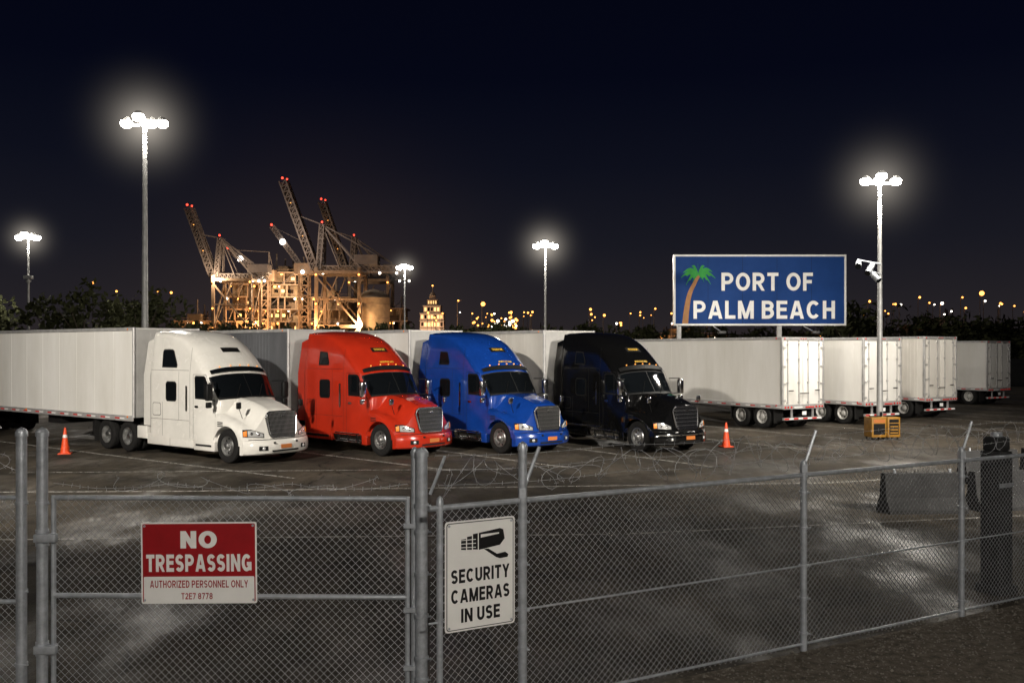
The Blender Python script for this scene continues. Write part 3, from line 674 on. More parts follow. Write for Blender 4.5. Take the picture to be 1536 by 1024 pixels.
street_lamp(-15,4,13,2.4,56000,.2,spot=62,target=(-8,34.5,3.0),blend=.8)
street_lamp(19,6,13,2.4,72000,.2,spot=66,target=(9,37.5,2.3),blend=.8)
street_lamp(4,-9,9.5,1.6,8800,.16,spot=95,target=(1,9,0),blend=.9)
for x,y,h in((95,150,14),(140,190,16),(-95,240,14)): street_lamp(x,y,h,1.8,0,.16,lens='lensfar',lr=.3)

c=MB()
c.tube((14.5,36.7,6.8),(13.5,36.5,6.95),.03,'galv'); c.tube((14.5,36.7,6.4),(13.9,36.5,6.55),.03,'galv')
def cam(cx,cy,cz,dx,dz):
    d=Vector((dx,-.5,dz)).normalized(); a=Vector((cx,cy,cz)); bq=a+d*.55
    c.tube(a,bq,.10,'galv',12,.12); c.tube(bq,bq+d*.03,.115,'glass',12); c.tube(a-d*.1,a,.06,'galv',10,.1)
cam(13.55,36.5,6.85,-.2,-.2); cam(14.1,36.5,6.75,-.5,-.55); cam(13.95,36.45,6.5,.4,-.6)
c.obj('security_camera')

e=empty('utility_cabinet',(14.25,35.9,0),R(8)); b=MB()
for x0,x1,face in((-.6,.0,'blk'),(.04,.56,'yellow')):
    b.cbox(x0,x1,-.3,.3,.1,.86,.02,'yellow')
    b.box(x0+.07,x1-.07,-.312,-.302,.2,.62,'seam')
    b.box(x0+.07,x1-.07,-.318,-.303,.66,.78,'amberdim' if face=='blk' else 'seam')
    if face=='yellow':
        for k in range(3): b.box(x0+.1,x1-.1,-.32,-.313,.24+.12*k,.29+.12*k,'yellow')
    for s in(x0+.06,x1-.06): b.tube((s,-.2,0),(s,-.2,.1),.03,'blk'); b.tube((s,.2,0),(s,.2,.1),.03,'blk')
    b.box(x0+.1,x1-.1,-.1,.1,.86,.9,'blk')
b.obj('cabinet_body',e)

def cone(x,y):
    b=MB(); b.cbox(-.2,.2,-.2,.2,0,.04,.012,'cone')
    b.lathe([(.15,.04),(.118,.26)],'cone',20,'z'); b.lathe([(.118,.26),(.094,.42)],'cone',20,'z'); b.lathe([(.094,.42),(.077,.54)],'cone',20,'z')
    b.lathe([(.077,.54),(.064,.64)],'conew',20,'z'); b.lathe([(.064,.64),(.03,.86),(.022,.87),(.001,.87)],'cone',20,'z')
    b.obj('traffic_cone',loc=(x,y,0),rot=(0,0,.3))
cone(-14.75,30.8); cone(7.57,33.)

# ---------------------------------------------------------------- billboard
e=empty('port_sign',(16.45,62,0)); b=MB(); wd,zb,zt=11.45,5.05,9.75
hw=wd/2
b.box(-hw,hw,0,.22,zb,zt,'trframe'); b.box(-hw+.1,hw-.1,-.03,-.001,zb+.1,zt-.1,'signblue')
for a in((-hw,hw,zb-.0,zb+.12),(-hw,hw,zt-.12,zt)): b.box(a[0],a[1],-.09,-.001,a[2],a[3],'signwhite')
for a in((-hw,-hw+.12),(hw-.12,hw)): b.box(a[0],a[1],-.088,-.002,zb+.12,zt-.12,'signwhite')
for k in range(1,5): b.box(-hw+wd*k/5-.008,-hw+wd*k/5+.008,-.033,-.0305,zb+.12,zt-.12,'seam')
for x in(-5.3,1.4): b.box(x-.13,x+.13,.22,.48,0,zt-.3,'pole')
for z in(5.8,7.4,9.): b.box(-hw+.2,hw-.2,.22,.30,z-.08,z+.08,'pole')
def px2s(px,py): return (px-768)/22.58-16.45, 3.42+(525-py)/22.58
def ptx(t,x0,x1,y0,y1):
    a=px2s(x0,y1);c=px2s(x1,y0); put_text(b,t,c[0]-a[0],c[1]-a[1],(a[0]+c[0])/2,(a[1]+c[1])/2,-.045,'signwhite',.095,dy=.0025,sp=.14)
ptx('PORT OF',1082,1219,409,436); ptx('PALM BEACH',1040,1252,451,478)
tr=[(1023,486),(1026,462),(1031,440),(1039,424),(1046,412)]
L_=[];R_=[]
for (x,y),w in zip(cat(tr,4),[9-4.5*i/16 for i in range(17)]):
    L_.append(px2s(x,y)); R_.append(px2s(x+w,y+1))
vs=[(p[0],-.05,p[1]) for p in L_]+[(p[0],-.05,p[1]) for p in R_]; n=len(L_)
b.add(vs,[(i,i+1,n+i+1,n+i) for i in range(n-1)],'palmt')
cx,cy=px2s(1047,411)
for i,(ang,ln,dr) in enumerate([(175,1.15,.55),(150,1.15,.6),(120,.85,.3),(92,.75,.15),(60,.85,.3),(32,1.1,.55),(5,1.15,.6),(-22,.9,.65),(205,.9,.65),(-50,.6,.4),(232,.6,.4)]):
    a=R(ang); spine=[]
    for k in range(9):
        t=k/8; spine.append((cx+ln*t*math.cos(a),cy+ln*t*math.sin(a)*.8+.25*math.sin(t*2)-dr*t*t))
    vs=[];wd_=.17
    for k,(x,z) in enumerate(spine):
        w=wd_*math.sin(math.pi*min(.98,k/8+.08))+.02; w2=w*(1.35 if k%2 else .7)
        vs+=[(x,-.055-.002*i,z+w*.6),(x,-.055-.002*i,z-w2)]
    b.add(vs,[(2*k,2*k+1,2*k+3,2*k+2) for k in range(8)],'palmg')
for x in(-3,3):
    b.tube((x,.2,zb-.05),(x,-2.2,zb-.5),.04,'pole'); b.cbox(x-.25,x+.25,-2.4,-2.1,zb-.6,zb-.4,.03,'blk')  # arms and fixtures added for the extra sign lights
b.obj('sign_board',e,smooth=0,fixn=False)
for x in(-3,3): point('added_sign_light',(16.45+x,62-3.2,zb-.4),200,rad=.15,parent=e,spot=130,target=(16.45+x,62,zb+3.0),blend=.8)  # added lights to brighten the sign face

# ---------------------------------------------------------------- fence
def clink(b,p0,p1,z0,z1,pitch=.075,r=.0023):
    p0=Vector(p0);p1=Vector(p1);L=(p1-p0).length;d=(p1-p0)/L;nrm=Vector((-d.y,d.x)); H=z1-z0
    def P(s,z,o): q=p0+d*s+nrm*(o+.012*math.sin(s*1.7+z*2.3)); return (q.x,q.y,z0+z+.006*math.sin(s*2.9))
    for fam,o in((1,.002),(-1,-.002)):
        c=-H
        while c<L+H:
            if fam==1: za=max(0,-c); zb_=min(H,L-c)
            else: za=max(0,c-L); zb_=min(H,c)
            if zb_-za>.01:
                n=max(1,int((zb_-za)/.3))
                for k in range(n):
                    a=za+(zb_-za)*k/n; e_=za+(zb_-za)*(k+1)/n
                    b.tube(P(c+fam*a,a,o),P(c+fam*e_,e_,o),r,'wire',4,caps=False)
            c+=pitch
    s=0
    while s<L-.04:
        b.tube(P(s,H,.0),P(s+.012,H+.03,0),r,'wire',4,caps=False); s+=pitch
def post(b,x,y,h,r=.04,cap=True):
    b.tube((x,y,-.02),(x,y,h),r,'galv',16)
    if cap: b.lathe([(r*1.15,h-.03),(r*1.15,h+.01),(r*.8,h+.04),(.001,h+.06)],'galv',16,'z',(x,y,0))
def bands(b,x,y,zs,r):
    for z in zs: b.tube((x,y,z-.015),(x,y,z+.015),r*1.18,'galv',14); b.tube((x+r*1.1,y-.03,z),(x+r*1.6,y-.03,z),.01,'galv',6)
def barbs(b,pts,r=.0025):
    b.path(pts,r,'wire',4)
def helix(b,p0,p1,z,rad,pitch,seed,r=.0026):
    rnd=random.Random(seed); p0=Vector(p0);p1=Vector(p1);L=(p1-p0).length;d=(p1-p0)/L;n=Vector((-d.y,d.x)); pts=[]; N=int(L/pitch*14); ph=rnd.random()*6
    w1,w2=rnd.uniform(1,2),rnd.uniform(2,4)
    for i in range(N+1):
        s=L*i/N; a=ph+2*math.pi*i/14; rr=rad*(1+.3*math.sin(s*w1+ph)+.15*math.sin(s*w2*2)); zz=z+.05*math.sin(s*w2)
        ss=s+.10*math.sin(a*1.0+s*w2)
        q=p0+d*ss+n*(rr*.8*math.cos(a)); pts.append((q.x,q.y,zz+rr*math.sin(a)))
    b.path(pts,r,'wire',4)
    for i in range(0,len(pts)-1,2):
        p=Vector(pts[i]); q=Vector((rnd.uniform(-1,1),rnd.uniform(-1,1),rnd.uniform(-1,1))).normalized()*.022; b.tube(p-q,p+q,.0022,'wire',3,caps=False)
g=MB(); ga=(-4.42,9.0); gb=(-1.0,8.93)
e=empty('chain_link_gate')
for z in(2.0,1.06,.10): g.tube((*ga,z),(*gb,z),.024,'galv',10)
g.tube((*ga,.08),(*ga,2.02),.024,'galv',10); g.tube((*gb,.08),(*gb,2.02),.024,'galv',10)
for z in(1.62,.55): g.cbox(ga[0]-.16,ga[0]+.05,8.92,8.99,z-.04,z+.04,.01,'galv')
for z in(1.75,.95,.4): g.box(gb[0]-.03,gb[0]+.12,8.86,8.90,z-.02,z+.02,'galv')
for k in range(12):
    x=ga[0]+.15+k*.27; g.tube((x,8.97,1.965),(x+.01,8.97,2.03),.004,'wire',4)
g.obj('gate_frame',e)
g=MB(); clink(g,ga,gb,.1,1.98); g.obj('gate_mesh',e,smooth=0,fixn=False)
g=MB()
pts=[]
for i in range(41):
    t=i/40; pts.append((ga[0]+(gb[0]-ga[0])*t,9-.07*t+.02*math.sin(i),2.14-.05*math.sin(math.pi*((t*3)%1))))
barbs(g,pts)
for i in range(1,40):
    p=Vector(pts[i])
    for k in range(2):
        q=Vector((random.uniform(-.4,.4),random.uniform(-.4,.4),random.choice((-1,1)))).normalized()*.02; g.tube(p-q,p+q,.002,'wire',3,caps=False)
helix(g,(-3.9,8.98),(-1.2,8.96),2.12,.06,.5,3)
g.obj('barbed_wire',e,smooth=0,fixn=False)
e=empty('chain_link_fence'); g=MB()
post(g,-4.73,9.0,2.62,.05); post(g,-4.53,9.0,2.62,.052); bands(g,-4.53,9.,[.5,.6,1.55,1.68,1.95],.052); bands(g,-4.73,9.,[.4,1.1,1.95],.05)
for z in(2.0,1.0,.1): g.tube((-4.75,9.0,z),(-9,9.0,z),.022,'galv',8)
post(g,-7.6,9.,2.4,.04)
g.obj('posts_and_rails',e)
g=MB(); clink(g,(-9,9.),(-4.78,9.),.05,1.98); helix(g,(-9,9),(-4.75,9),2.3,.14,.3,5); g.obj('fence_mesh',e,smooth=0,fixn=False)
e=empty('chain_link_fence'); g=MB()
post(g,-.93,8.92,2.44,.035); post(g,-.86,8.87,2.44,.058); bands(g,-.86,8.87,[.3,.5,.9,1.3,1.7,1.95],.058)
post(g,*fl(-.86),2.05,.03)
tp=[0.0,3.69,6.51,9.3,12.2,15]
for i,t in enumerate(tp):
    x,y=fl(t); hh=2.5 if i==0 else 2.12; post(g,x,y,hh,.042 if i==0 else .038,cap=True); bands(g,x,y,[.2,.6,.97,1.4,1.8,2.0],.042)
    ax=Vector((x,y,2.08)); g.tube(ax,ax+Vector((.16,.06,.42)),.018,'galv',6); g.box(x-.03,x+.03,y-.05,y+.05,2.03,2.12,'galv')
ax=Vector((-.78,8.87,2.05)); g.tube(ax,ax+Vector((.14,.05,.36)),.016,'galv',6)
for z,r in((2.0,.026),(.97,.010),(.08,.014)): g.tube((*fl(-.97),z),(*fl(16),z),r,'galv',10)
g.obj('posts_and_rails',e)
g=MB(); clink(g,fl(-.95),fl(15),.05,1.98); g.obj('fence_mesh',e,smooth=0,fixn=False)
g=MB(); helix(g,fl(-.8,-.08),fl(15,-.08),2.24,.15,.34,11); helix(g,fl(-.8,-.1),fl(15,-.1),2.26,.10,.55,12)
for dz,of in((2.2,-.03),(2.33,-.07),(2.46,-.10)):
    pts=[(*fl(-.86+15.8*i/120,of),dz-.03*abs(math.sin(i*.2))) for i in range(121)]; barbs(g,pts,.0022)
    for i in range(0,120):
        p=Vector(pts[i]); q=Vector((random.uniform(-.5,.5),random.uniform(-.5,.5),1)).normalized()*.018; g.tube(p-q,p+q,.0018,'wire',3,caps=False)
g.obj('barbed_wire',e,smooth=0,fixn=False)

# ---------------------------------------------------------------- fence signs
def rplate(b,w,h,y,m,c,z=0,x=0,th=.0):
    pts=[]
    for cx_,cz_,a0 in((w/2-c,h/2-c,0),(-w/2+c,h/2-c,90),(-w/2+c,-h/2+c,180),(w/2-c,-h/2+c,270)):
        for k in range(5): a=R(a0+k*22.5); pts.append((x+cx_+c*math.cos(a),z+cz_+c*math.sin(a)))
    n=len(pts)
    if th:
        vs=[(p,y,q) for p,q in pts]+[(p,y+th,q) for p,q in pts]
        b.add(vs,[tuple(range(n-1,-1,-1)),tuple(range(n,2*n))]+[(i,(i+1)%n,n+(i+1)%n,n+i) for i in range(n)],m)
    else: b.add([(p,y,q) for p,q in pts],[tuple(range(n-1,-1,-1))],m)
b=MB()
w,h=1.11,.775
rplate(b,w,h,0,'signwhite',.02,th=.004); rplate(b,w-.03,h-.03,-.0015,'signred',.015); rplate(b,w-.05,.245,-.003,'signwhite',.01,z=-.252)
put_text(b,'NO',.35,.165,-.0,.222,-.0045,'signwhite',.125,sp=.10); put_text(b,'TRESPASSING',1.01,.165,0,.0,-.0045,'signwhite',.11,sp=.11)
put_text(b,'AUTHORIZED PERSONNEL ONLY',.94,.07,0,-.20,-.0055,'signred',.085); put_text(b,'T2E7 8778',.30,.06,-.02,-.315,-.0055,'signred',.085)
for sx in(-1,1):
    for sz in(-1,1): b.tube((sx*(w/2-.035),-.008,sz*(h/2-.035)),(sx*(w/2-.035),0,sz*(h/2-.035)),.012,'galv',8)
b.obj('no_trespassing_sign',smooth=0,loc=(-2.985,8.90,1.395),rot=(0,R(-.6),R(-1)),fixn=False)
b=MB(); w,h=.72,1.0
rplate(b,w,h,0,'signwhite',.03,th=.004); rplate(b,w-.03,h-.03,-.0015,'signblk',.025); rplate(b,w-.045,h-.045,-.003,'signwhite',.02)
for t,ww,z in(('SECURITY',.60,.02),('CAMERAS',.60,-.16),('IN USE',.40,-.34)): put_text(b,t,ww,.125,.0,z-.02,-.0045,'signblk',.105,sp=.11)
def pg(pts,m='signblk',y=-.0045): b.add([(x,y,z) for x,z in pts],[tuple(range(len(pts)))],m)
pg([(-.02,.22),(.20,.245),(.25,.30),(.235,.385),(.20,.40),(-.02,.375)])
for k,(xa,xb) in enumerate([(-.08,-.03),(-.14,-.09),(-.20,-.15)]):
    s=.07-.012*k; c0=.30-.008*k; pg([(xa,c0-s),(xb,c0-s-.006),(xb,c0+s+.004),(xa,c0+s)])
for k in range(3): pg([(-.21,.255+.032*k),(-.05,.245+.036*k),(-.05,.252+.036*k),(-.21,.262+.032*k)],'signwhite',-.0055)
pg([(.03,.225),(.08,.222),(.17,.165),(.255,.175),(.29,.15),(.28,.125),(.20,.12),(.16,.135)])
pg([(-.0,.36),(.0,.33),(.19,.35),(.19,.362)],'signwhite',-.0055)
for sx in(-1,1):
    for sz in(-1,1): b.tube((sx*(w/2-.04),-.008,sz*(h/2-.04)),(sx*(w/2-.04),0,sz*(h/2-.04)),.012,'galv',8)
x,y=fl(-.473,.05)
b.obj('security_camera_sign',smooth=0,loc=(x,y,1.375),rot=(0,0,math.atan2(.488,.873)),fixn=False)

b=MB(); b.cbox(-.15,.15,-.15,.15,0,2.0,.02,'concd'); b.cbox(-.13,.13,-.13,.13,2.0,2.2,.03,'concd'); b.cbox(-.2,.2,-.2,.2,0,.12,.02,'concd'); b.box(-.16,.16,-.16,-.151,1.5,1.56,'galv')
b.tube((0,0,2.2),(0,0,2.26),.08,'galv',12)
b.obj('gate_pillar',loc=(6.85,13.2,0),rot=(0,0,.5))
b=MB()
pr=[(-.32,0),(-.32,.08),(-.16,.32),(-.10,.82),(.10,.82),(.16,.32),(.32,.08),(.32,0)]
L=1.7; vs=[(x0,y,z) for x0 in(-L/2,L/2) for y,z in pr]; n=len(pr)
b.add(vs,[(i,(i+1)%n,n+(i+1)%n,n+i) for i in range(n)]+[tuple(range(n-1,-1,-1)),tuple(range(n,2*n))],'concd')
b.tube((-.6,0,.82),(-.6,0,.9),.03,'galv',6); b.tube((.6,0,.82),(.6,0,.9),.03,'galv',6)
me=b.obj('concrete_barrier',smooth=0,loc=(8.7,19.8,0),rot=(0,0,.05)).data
mkobj('concrete_barrier.001',me,None,(12.4,24.3,0),(0,0,.3)); mkobj('concrete_barrier.002',me,None,(14.4,25.0,0),(0,0,.3)); mkobj('concrete_barrier.003',me,None,(10.7,20.2,0),(0,0,.2))

# ---------------------------------------------------------------- trees
def tree_mass(name,trees,leaf=.42,dens=1.):
    b=MB(); rnd=random.Random(len(trees)*13+1); V=[];Fc=[]
    for x,y,h,r in trees:
        b.tube((x,y,0),(x+rnd.uniform(-.3,.3),y,h*.6),.16,'bark',6,.07)
        for k in range(4):
            a=rnd.uniform(0,6.3); b.tube((x,y,h*.35),(x+r*.6*math.cos(a),y+r*.6*math.sin(a),h*.72),.07,'bark',4,.03)
        ncl=int(13*dens)
        for c in range(ncl):
            a=rnd.uniform(0,6.28); rr=r*math.sqrt(rnd.random())*.85; cz=h*(.32+.58*rnd.random()*(1-.35*(rr/r))); cr=r*rnd.uniform(.22,.46)
            cx_,cy_=x+rr*math.cos(a),y+rr*math.sin(a)
            for l in range(42):
                dv=Vector((rnd.gauss(0,1),rnd.gauss(0,1),rnd.gauss(0,1))).normalized()*cr*rnd.uniform(.5,1.12)
                p=Vector((cx_,cy_,cz))+dv; u=Vector((rnd.gauss(0,1),rnd.gauss(0,1),rnd.gauss(0,1))).normalized(); w=u.orthogonal().normalized(); s=leaf*rnd.uniform(.5,1.1)
                o=len(V); V+= [p-u*s,p+w*s*.5,p+u*s,p-w*s*.5]; Fc.append((o,o+1,o+2,o+3))
    b.add(V,Fc,'leaf'); b.obj(name,smooth=0,fixn=False)
rnd=random.Random(4)
T=[]
for i in range(16): T.append((rnd.uniform(-84,-42),rnd.uniform(100,127),rnd.uniform(8,13),rnd.uniform(3.2,4.8)))
for i in range(8): T.append((rnd.uniform(-50,-36),rnd.uniform(105,130),rnd.uniform(6,8.5),rnd.uniform(3,4)))
tree_mass('tree_line',T,.5)
T=[]
for i in range(46):
    x=-52+i*2.9+rnd.uniform(-1,1); T.append((x,rnd.uniform(150,172),rnd.uniform(6.0,9.0),rnd.uniform(3.2,4.8)))
tree_mass('tree_line',T,.65,.8)
T=[]
for i in range(30): T.append((rnd.uniform(38,96),rnd.uniform(108,150),rnd.uniform(6.5,10.0),rnd.uniform(3,5)))
tree_mass('tree_line',T,.6)
T=[]
for i in range(80): T.append((-75+i*2.3,rnd.uniform(92,97)+abs(-75+i*2.3)*.05+10,rnd.uniform(2.5,4.2),rnd.uniform(1.8,2.6)))
tree_mass('hedge',T,.4,.6)
sheet('grass',[(-200,98),(200,98),(260,300),(-260,300)],.008,'grass')

# ---------------------------------------------------------------- cranes
def truss(b,p1,p2,w,n,r,m):
    p1=Vector(p1);p2=Vector(p2);d=(p2-p1).normalized();u=Vector((0,1,0));v=d.cross(u).normalized()
    cs=[(u*a+v*c)*w/2 for a,c in((-1,-1),(1,-1),(1,1),(-1,1))]
    for c in cs: b.tube(p1+c,p2+c,r,m,4)
    for i in range(n):
        a=p1+(p2-p1)*i/n; e_=p1+(p2-p1)*(i+1)/n
        for k in range(4):
            c0,c1=cs[k],cs[(k+1)%4]; b.tube(a+c0,e_+c1,r*.6,m,4); b.tube(a+c0,a+c1,r*.6,m,4)
def crane(x,y,s,boomlen,ang,backlen,name='container_crane',hz=38):
    e=empty(name,(x,y,0)); b=MB(); m='crane'; m2='cranel'
    g=18*s; dp=9*s; w=1.2*s; H=hz*s
    for lx in(0,g):
        for ly in(-dp,dp):
            b.tube((lx,ly,0),(lx,ly,H),w*.8,m2,4)
        b.tube((lx,-dp,H*.35),(lx,dp,H*.35),w*.7,m2,4); b.tube((lx,-dp,H*.95),(lx,dp,H*.95),w*.7,m2,4)
        b.tube((lx,-dp,H*.35),(lx,dp,H*.95),w*.35,m2,4)
    for ly in(-dp,dp):
        b.tube((0,ly,H*.35),(g,ly,H*.35),w*.8,m2,4); b.tube((0,ly,H*.9),(g,ly,H*.35),w*.4,m2,4); b.tube((0,ly,H*.35),(g*.5,ly,H*.92),w*.25,m2,4); b.tube((g,ly,H*.35),(g*.5,ly,H*.05),w*.25,m2,4); b.tube((0,ly,H*.05),(g,ly,H*.05),w,m2,4); b.tube((0,ly,H*.95),(g,ly,H*.95),w*.7,m2,4)
        b.tube((0,ly,H*.65),(g,ly,H*.65),w*.35,m2,4)
    for ly in(-2*s,2*s): truss(b,(-2,ly,H),(g+backlen*s,ly,H),2.4*s,14,.32*s,m)
    b.cbox(g-3*s,g+7*s,-4*s,4*s,H+1.6*s,H+6*s,.2,m)
    ap=(1*s,0,H+19*s)
    for ly in(-4*s,4*s):
        truss(b,(0,ly,H),(ap[0],ly*.4,ap[2]),1.8*s,9,.35*s,m); b.tube((g,ly,H),(ap[0],ly*.4,ap[2]),w*.4,m,4); b.tube((ap[0],ly*.4,ap[2]),(g+backlen*s*.95,ly*.5,H+1),w*.28,m,4)
        b.tube((ap[0],ly*.4,ap[2]),(g*.5,ly,H),w*.25,m,4)
    a=R(ang); bt=(-2-boomlen*s*math.cos(a),0,H+boomlen*s*math.sin(a))
    for ly in(-2*s,2*s): truss(b,(-2,ly,H),(bt[0],ly,bt[2]),2.8*s,16,.42*s,m)
    for ly in(-1,1):
        b.tube((ap[0],ly,ap[2]),(-2-(bt[0]+2)*-.62,ly,H+(bt[2]-H)*.62),w*.2,m,4)
    for k in range(1,8):
        t=k/8; b.tube((-2+(bt[0]+2)*t,-2*s,H+(bt[2]-H)*t),(-2+(bt[0]+2)*t,2*s,H+(bt[2]-H)*t),.3*s,m,4)
        if k%3==0: b.ball((-2+(bt[0]+2)*t,-3*s,H+(bt[2]-H)*t),.3,'orange')
    b.ball((bt[0],-3*s,bt[2]+1),.5,'redbulb'); b.ball((bt[0]+2,-3*s,bt[2]+.5),.4,'redbulb'); b.ball((ap[0],-2,ap[2]+1),.45,'redbulb')
    for lx in(2,g,g+backlen*s*.5,g+backlen*s*.95): b.ball((lx,-5*s,H-2),.55,'lensfar')
    for lx in(0,g):
        for zz in(.36,.6,.92): b.ball((lx,-dp-1,H*zz),.4,'orange')
    for k in range(8): b.tube((g-.5+2*(k%2),-dp-1.2,H*k/8),(g-.5+2*((k+1)%2),-dp-1.2,H*(k+1)/8),.2*s,m2,4)
    b.obj('crane_structure',e,smooth=0,fixn=False)
crane(-82,400,1.0,40,70,16)
crane(-76,445,1.0,38,71,10)
crane(-124,395,.86,36,70,6,hz=40)
def mcrane(x,y,h,bt):
    e=empty('harbour_crane',(x,y,0)); b=MB(); truss(b,(0,0,0),(0,0,h),4,8,.45,'cranel'); b.cbox(-4,5,-3,3,h,h+5,.3,'cranel')
    truss(b,(-1,0,h+3),bt,1.8,14,.3,'crane'); b.tube((2,0,h+5),(2,0,h+13),.4,'crane',4); b.tube((2,0,h+13),bt,.15,'crane',4); b.tube((2,0,h+13),(5,0,h),.2,'crane',4)
    b.ball((bt[0],-1.5,bt[2]+.6),.5,'redbulb'); t=.62; b.ball((-1+(bt[0]+1)*t,-2,h+3+(bt[2]-h-3)*t),1.3,'lensfar'); b.ball((0,-4,h+1),.8,'lensfar')
    b.obj('crane_structure',e,smooth=0,fixn=False)
mcrane(-90,405,36,(-14,0,57)); mcrane(-110,415,34,(-16,0,48))

# ---------------------------------------------------------------- port buildings
def terminal(name,x0,x1,y,levels,dep=20,floor=5.5,ins=3):
    e=empty(name,((x0+x1)/2,y,0)); b=MB(); w=(x1-x0)/2
    for k in range(levels):
        z=k*floor; sh=random.uniform(0,ins)*(k>levels*.5); a,c=-w+sh,w-random.uniform(0,ins)*(k>levels*.5)
        b.box(a,c,-dep/2,dep/2,z+floor-.6,z+floor,'cranel')
        xx=a+1
        while xx<c-2:
            bw=random.uniform(3,6.5); x2=min(c-1,xx+bw); q=random.random()
            b.box(xx,x2-.02,-dep/2+(2.5+random.uniform(0,5)),dep/2-2,z,z+floor-.6,'wallb' if q<.68 else ('concd' if q<.85 else 'cranel')); xx=x2
        xx=a+.6
        while xx<c: b.box(xx-.3,xx+.3,-dep/2+.1,-dep/2+.7,z,z+floor-.6,'cranel'); xx+=random.choice((3,4,5))
        if random.random()<.8:
            xa=random.uniform(a,c-6); b.tube((xa,-dep/2-.2,z),(xa+6,-dep/2-.2,z+floor),.18,'crane',4)
        xx=a+2.5
        while xx<c-3:
            if random.random()<.35: b.box(xx,xx+1.6,-dep/2+2.2,-dep/2+2.45,z+1.8,z+3.2,'winlit' if random.random()<.5 else 'glass')
            xx+=2.9
        b.tube((a,-dep/2+.05,z+floor+1),(c,-dep/2+.05,z+floor+1),.08,'cranel',4)
        for q in range(3): b.ball((random.uniform(a,c),-dep/2-.3,z+floor-1.2),random.uniform(.25,.55),random.choice(('orange','orange','lensfar')))
    for q in range(6):
        xx=random.uniform(-w*.8,w*.8); hh=random.uniform(3,10); b.tube((xx,0,levels*floor),(xx,0,levels*floor+hh),.35,'crane',6)
        b.tube((xx,0,levels*floor+hh*.7),(xx+random.uniform(-4,4),0,levels*floor),.18,'crane',4)
    b.box(-w*.4,w*.1,-4,4,levels*floor,levels*floor+3,'wallb')
    b.obj('building_structure',e,smooth=0)
    return e
terminal('port_terminal_building',-128,-112,425,6)
terminal('port_terminal_building',-112,-93,428,7)
terminal('port_terminal_building',-92,-72,430,5)
terminal('port_warehouse',-152,-128,420,3)
terminal('port_warehouse',-68,-46,420,4)
e=empty('hotel_building',(-34,400,0)); b=MB()
for k in range(7):
    z=3.2*k; hw_=5.0 if k<6 else 3.6
    b.box(-hw_,hw_,-4,4,z,z+2.9,'hotel'); b.box(-hw_-.3,hw_+.3,-4.3,4.3,z+2.9,z+3.2,'conc')
    n=7 if k<6 else 5
    for j in range(n):
        x=-hw_+.9+j*(2*hw_-1.8)/(n-1); b.box(x-.42,x+.42,-4.08,-4.001,z+.8,z+2.3,'winlit' if random.random()<.75 else 'glass')
b.box(-2.2,2.2,-2.5,2.5,22.4,25.0,'hotel'); b.box(-1.2,1.2,-1.5,1.5,25.0,26.8,'hotel'); b.lathe([(1.4,26.8),(1.0,27.6),(.15,28.6),(.05,31)],'conc',10,'z')
for j in range(4): b.box(-1.7+j,-1.2+j,-2.56,-2.501,23.1,24.4,'winlit')
b.ball((0,-.5,31),.35,'orange')
b.obj('hotel_structure',e,smooth=0)
for x0,x1,y,lv in((60,95,420,2),(120,150,380,2),(-30,25,520,3),(180,215,430,3),(215,245,360,4)): terminal('port_warehouse',x0,x1,y,lv,16,5)
b=MB(); b.tube((0,0,0),(0,0,26),7,'wallb',24); b.lathe([(7.2,26),(4,29),(.01,30)],'conc',24,'z')
for k in range(4): b.tube((0,0,5+6*k),(0,0,5.4+6*k),7.1,'cranel',24)
b.obj('storage_silo',loc=(-60,405,0))

b=MB(); rl=random.Random(9)
def dl(px,py,D,m,r):
    x=(px-768)/1400*D; z=3.42+(525-py)/1400*D; b.tube((x,D,0),(x,D,z),.10,'crane',5); b.tube((x,D,z),(x+1.2,D,z+.1),.08,'crane',4); b.ball((x+.3,D-.4,z),r,m)
for px,py in((139,424),(174,437),(236,437),(256,439),(686,451),(797,468),(884,464),(981,463),(1377,446),(1410,455),(1441,446),(1446,462),(1302,452),(1500,456)):
    dl(px,py,260,'orange',rl.uniform(.24,.36))
dl(723,456,260,'orange',.6); dl(1470,440,260,'orange',.65); dl(1410,455,200,'lensfar',.3)
for k in range(50): dl(rl.gauss(720,50) if rl.random()<.75 else rl.uniform(880,1010),rl.uniform(468,490),rl.uniform(300,420),'orange' if rl.random()<.8 else 'lensfar',rl.uniform(.18,.45))
for k in range(24): dl(rl.uniform(735,775),rl.uniform(478,492),290,rl.choice(('orange','lensfar')),rl.uniform(.2,.45))
for k in range(16): dl(rl.uniform(1285,1535),rl.uniform(450,474),rl.uniform(240,300),rl.choice(('orange','orange','lensfar')),rl.uniform(.15,.32))
b.obj('distant_street_lights',smooth=0,fixn=False)
orc=(1,.50,.19)
for x,y,z,p,c in((-115,410,12,34000,orc),(-100,405,30,28000,(1,.70,.42)),(-84,385,14,26000,orc),(-64,388,14,32000,(1,.62,.3)),(-34,386,6,14000,(1,.66,.42)),(-122,385,34,18000,(1,.72,.45)),
                (-142,402,8,9000,orc),(-90,375,52,26000,(1,.78,.58)),(75,402,6,8000,orc),(-20,250,9,8000,orc),(110,180,9,9000,orc)):
    point('port_floodlight',(x,y,z),p,c,rad=.6)

b=MB()
for k in range(14): b.cbox(44+5*k,48.9+5*k,88,88.25,0,2.6,.03,'concd'); b.box(48.9+5*k,49+5*k,87.95,88.3,0,2.8,'concd')
b.obj('boundary_wall',smooth=0)

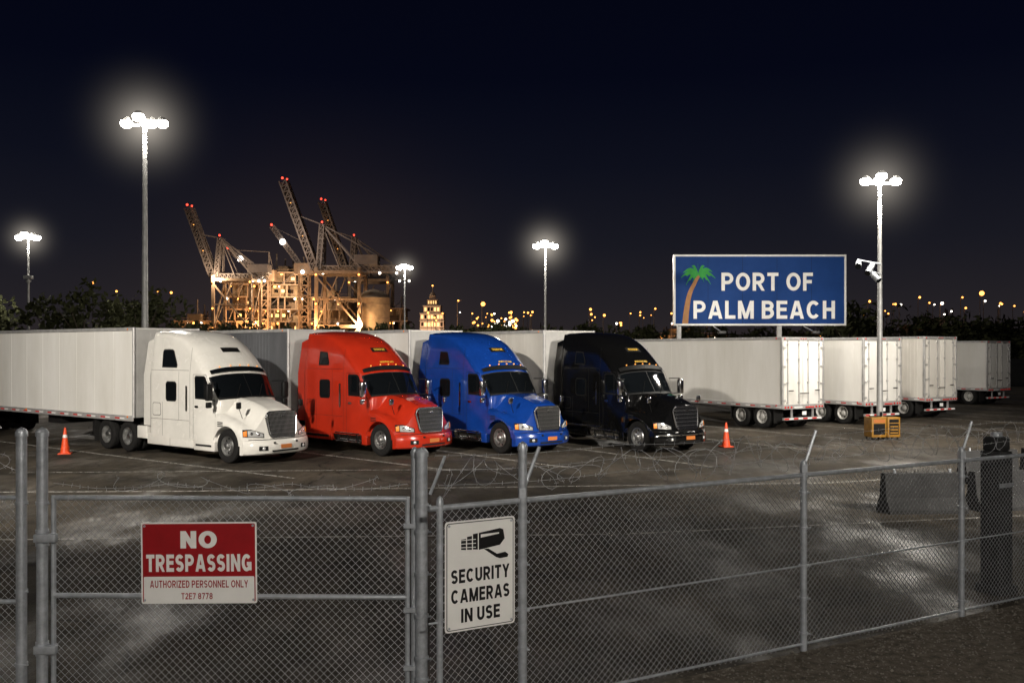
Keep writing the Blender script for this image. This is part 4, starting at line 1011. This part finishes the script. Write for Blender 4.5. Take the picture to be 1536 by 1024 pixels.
# ---------------------------------------------------------------- world
wld=bpy.data.worlds.new('World'); scene.world=wld; wld.use_nodes=True; N=wld.node_tree.nodes; L=wld.node_tree.links
bg=N['Background']; tc=N.new('ShaderNodeTexCoord'); sx=N.new('ShaderNodeSeparateXYZ'); L.new(tc.outputs['Generated'],sx.inputs[0])
cr=N.new('ShaderNodeValToRGB'); E=cr.color_ramp.elements; E[0].position=0; E[0].color=(.024,.0190,.0195,1); E[1].position=.5; E[1].color=(.0007,.0011,.0045,1)
for p,c in((.05,(.0165,.0145,.0180)),(.11,(.0092,.0094,.0148)),(.19,(.0042,.0050,.0110)),(.28,(.0015,.0022,.0075))):
    q=E.new(p); q.color=(*c,1)
L.new(sx.outputs[2],cr.inputs[0])
vd=N.new('ShaderNodeVectorMath'); vd.operation='DOT_PRODUCT'; vd.inputs[1].default_value=Vector((-.20,.98,.02)).normalized(); L.new(tc.outputs['Generated'],vd.inputs[0])
mr=N.new('ShaderNodeMapRange'); mr.inputs[1].default_value=.95; mr.inputs[2].default_value=1.0; mr.inputs[3].default_value=0; mr.inputs[4].default_value=1; L.new(vd.outputs['Value'],mr.inputs[0])
pw=N.new('ShaderNodeMath'); pw.operation='POWER'; pw.inputs[1].default_value=4; L.new(mr.outputs[0],pw.inputs[0])
mx=N.new('ShaderNodeMix'); mx.data_type='RGBA'; mx.blend_type='ADD'; L.new(pw.outputs[0],mx.inputs[0]); L.new(cr.outputs[0],mx.inputs[6]); mx.inputs[7].default_value=(.015,.008,.004,1)
L.new(mx.outputs[2],bg.inputs[0]); bg.inputs[1].default_value=1.
s=bpy.data.lights.new('fill_sun','SUN'); s.energy=.05; s.angle=R(2); s.color=(.9,.92,1); so=bpy.data.objects.new('fill_sun',s); COL.objects.link(so); so.rotation_euler=(R(48),0,R(-20))  # weak added fill light from behind the camera, not a visible moon

# ---------------------------------------------------------------- camera
cd=bpy.data.cameras.new('camera'); co=bpy.data.objects.new('camera',cd); COL.objects.link(co); co.location=(0,0,3.42); co.rotation_euler=(R(90),0,0)
cd.sensor_width=36; cd.lens=1400/1536*36; cd.shift_y=13/1536; cd.clip_end=8000; scene.camera=co
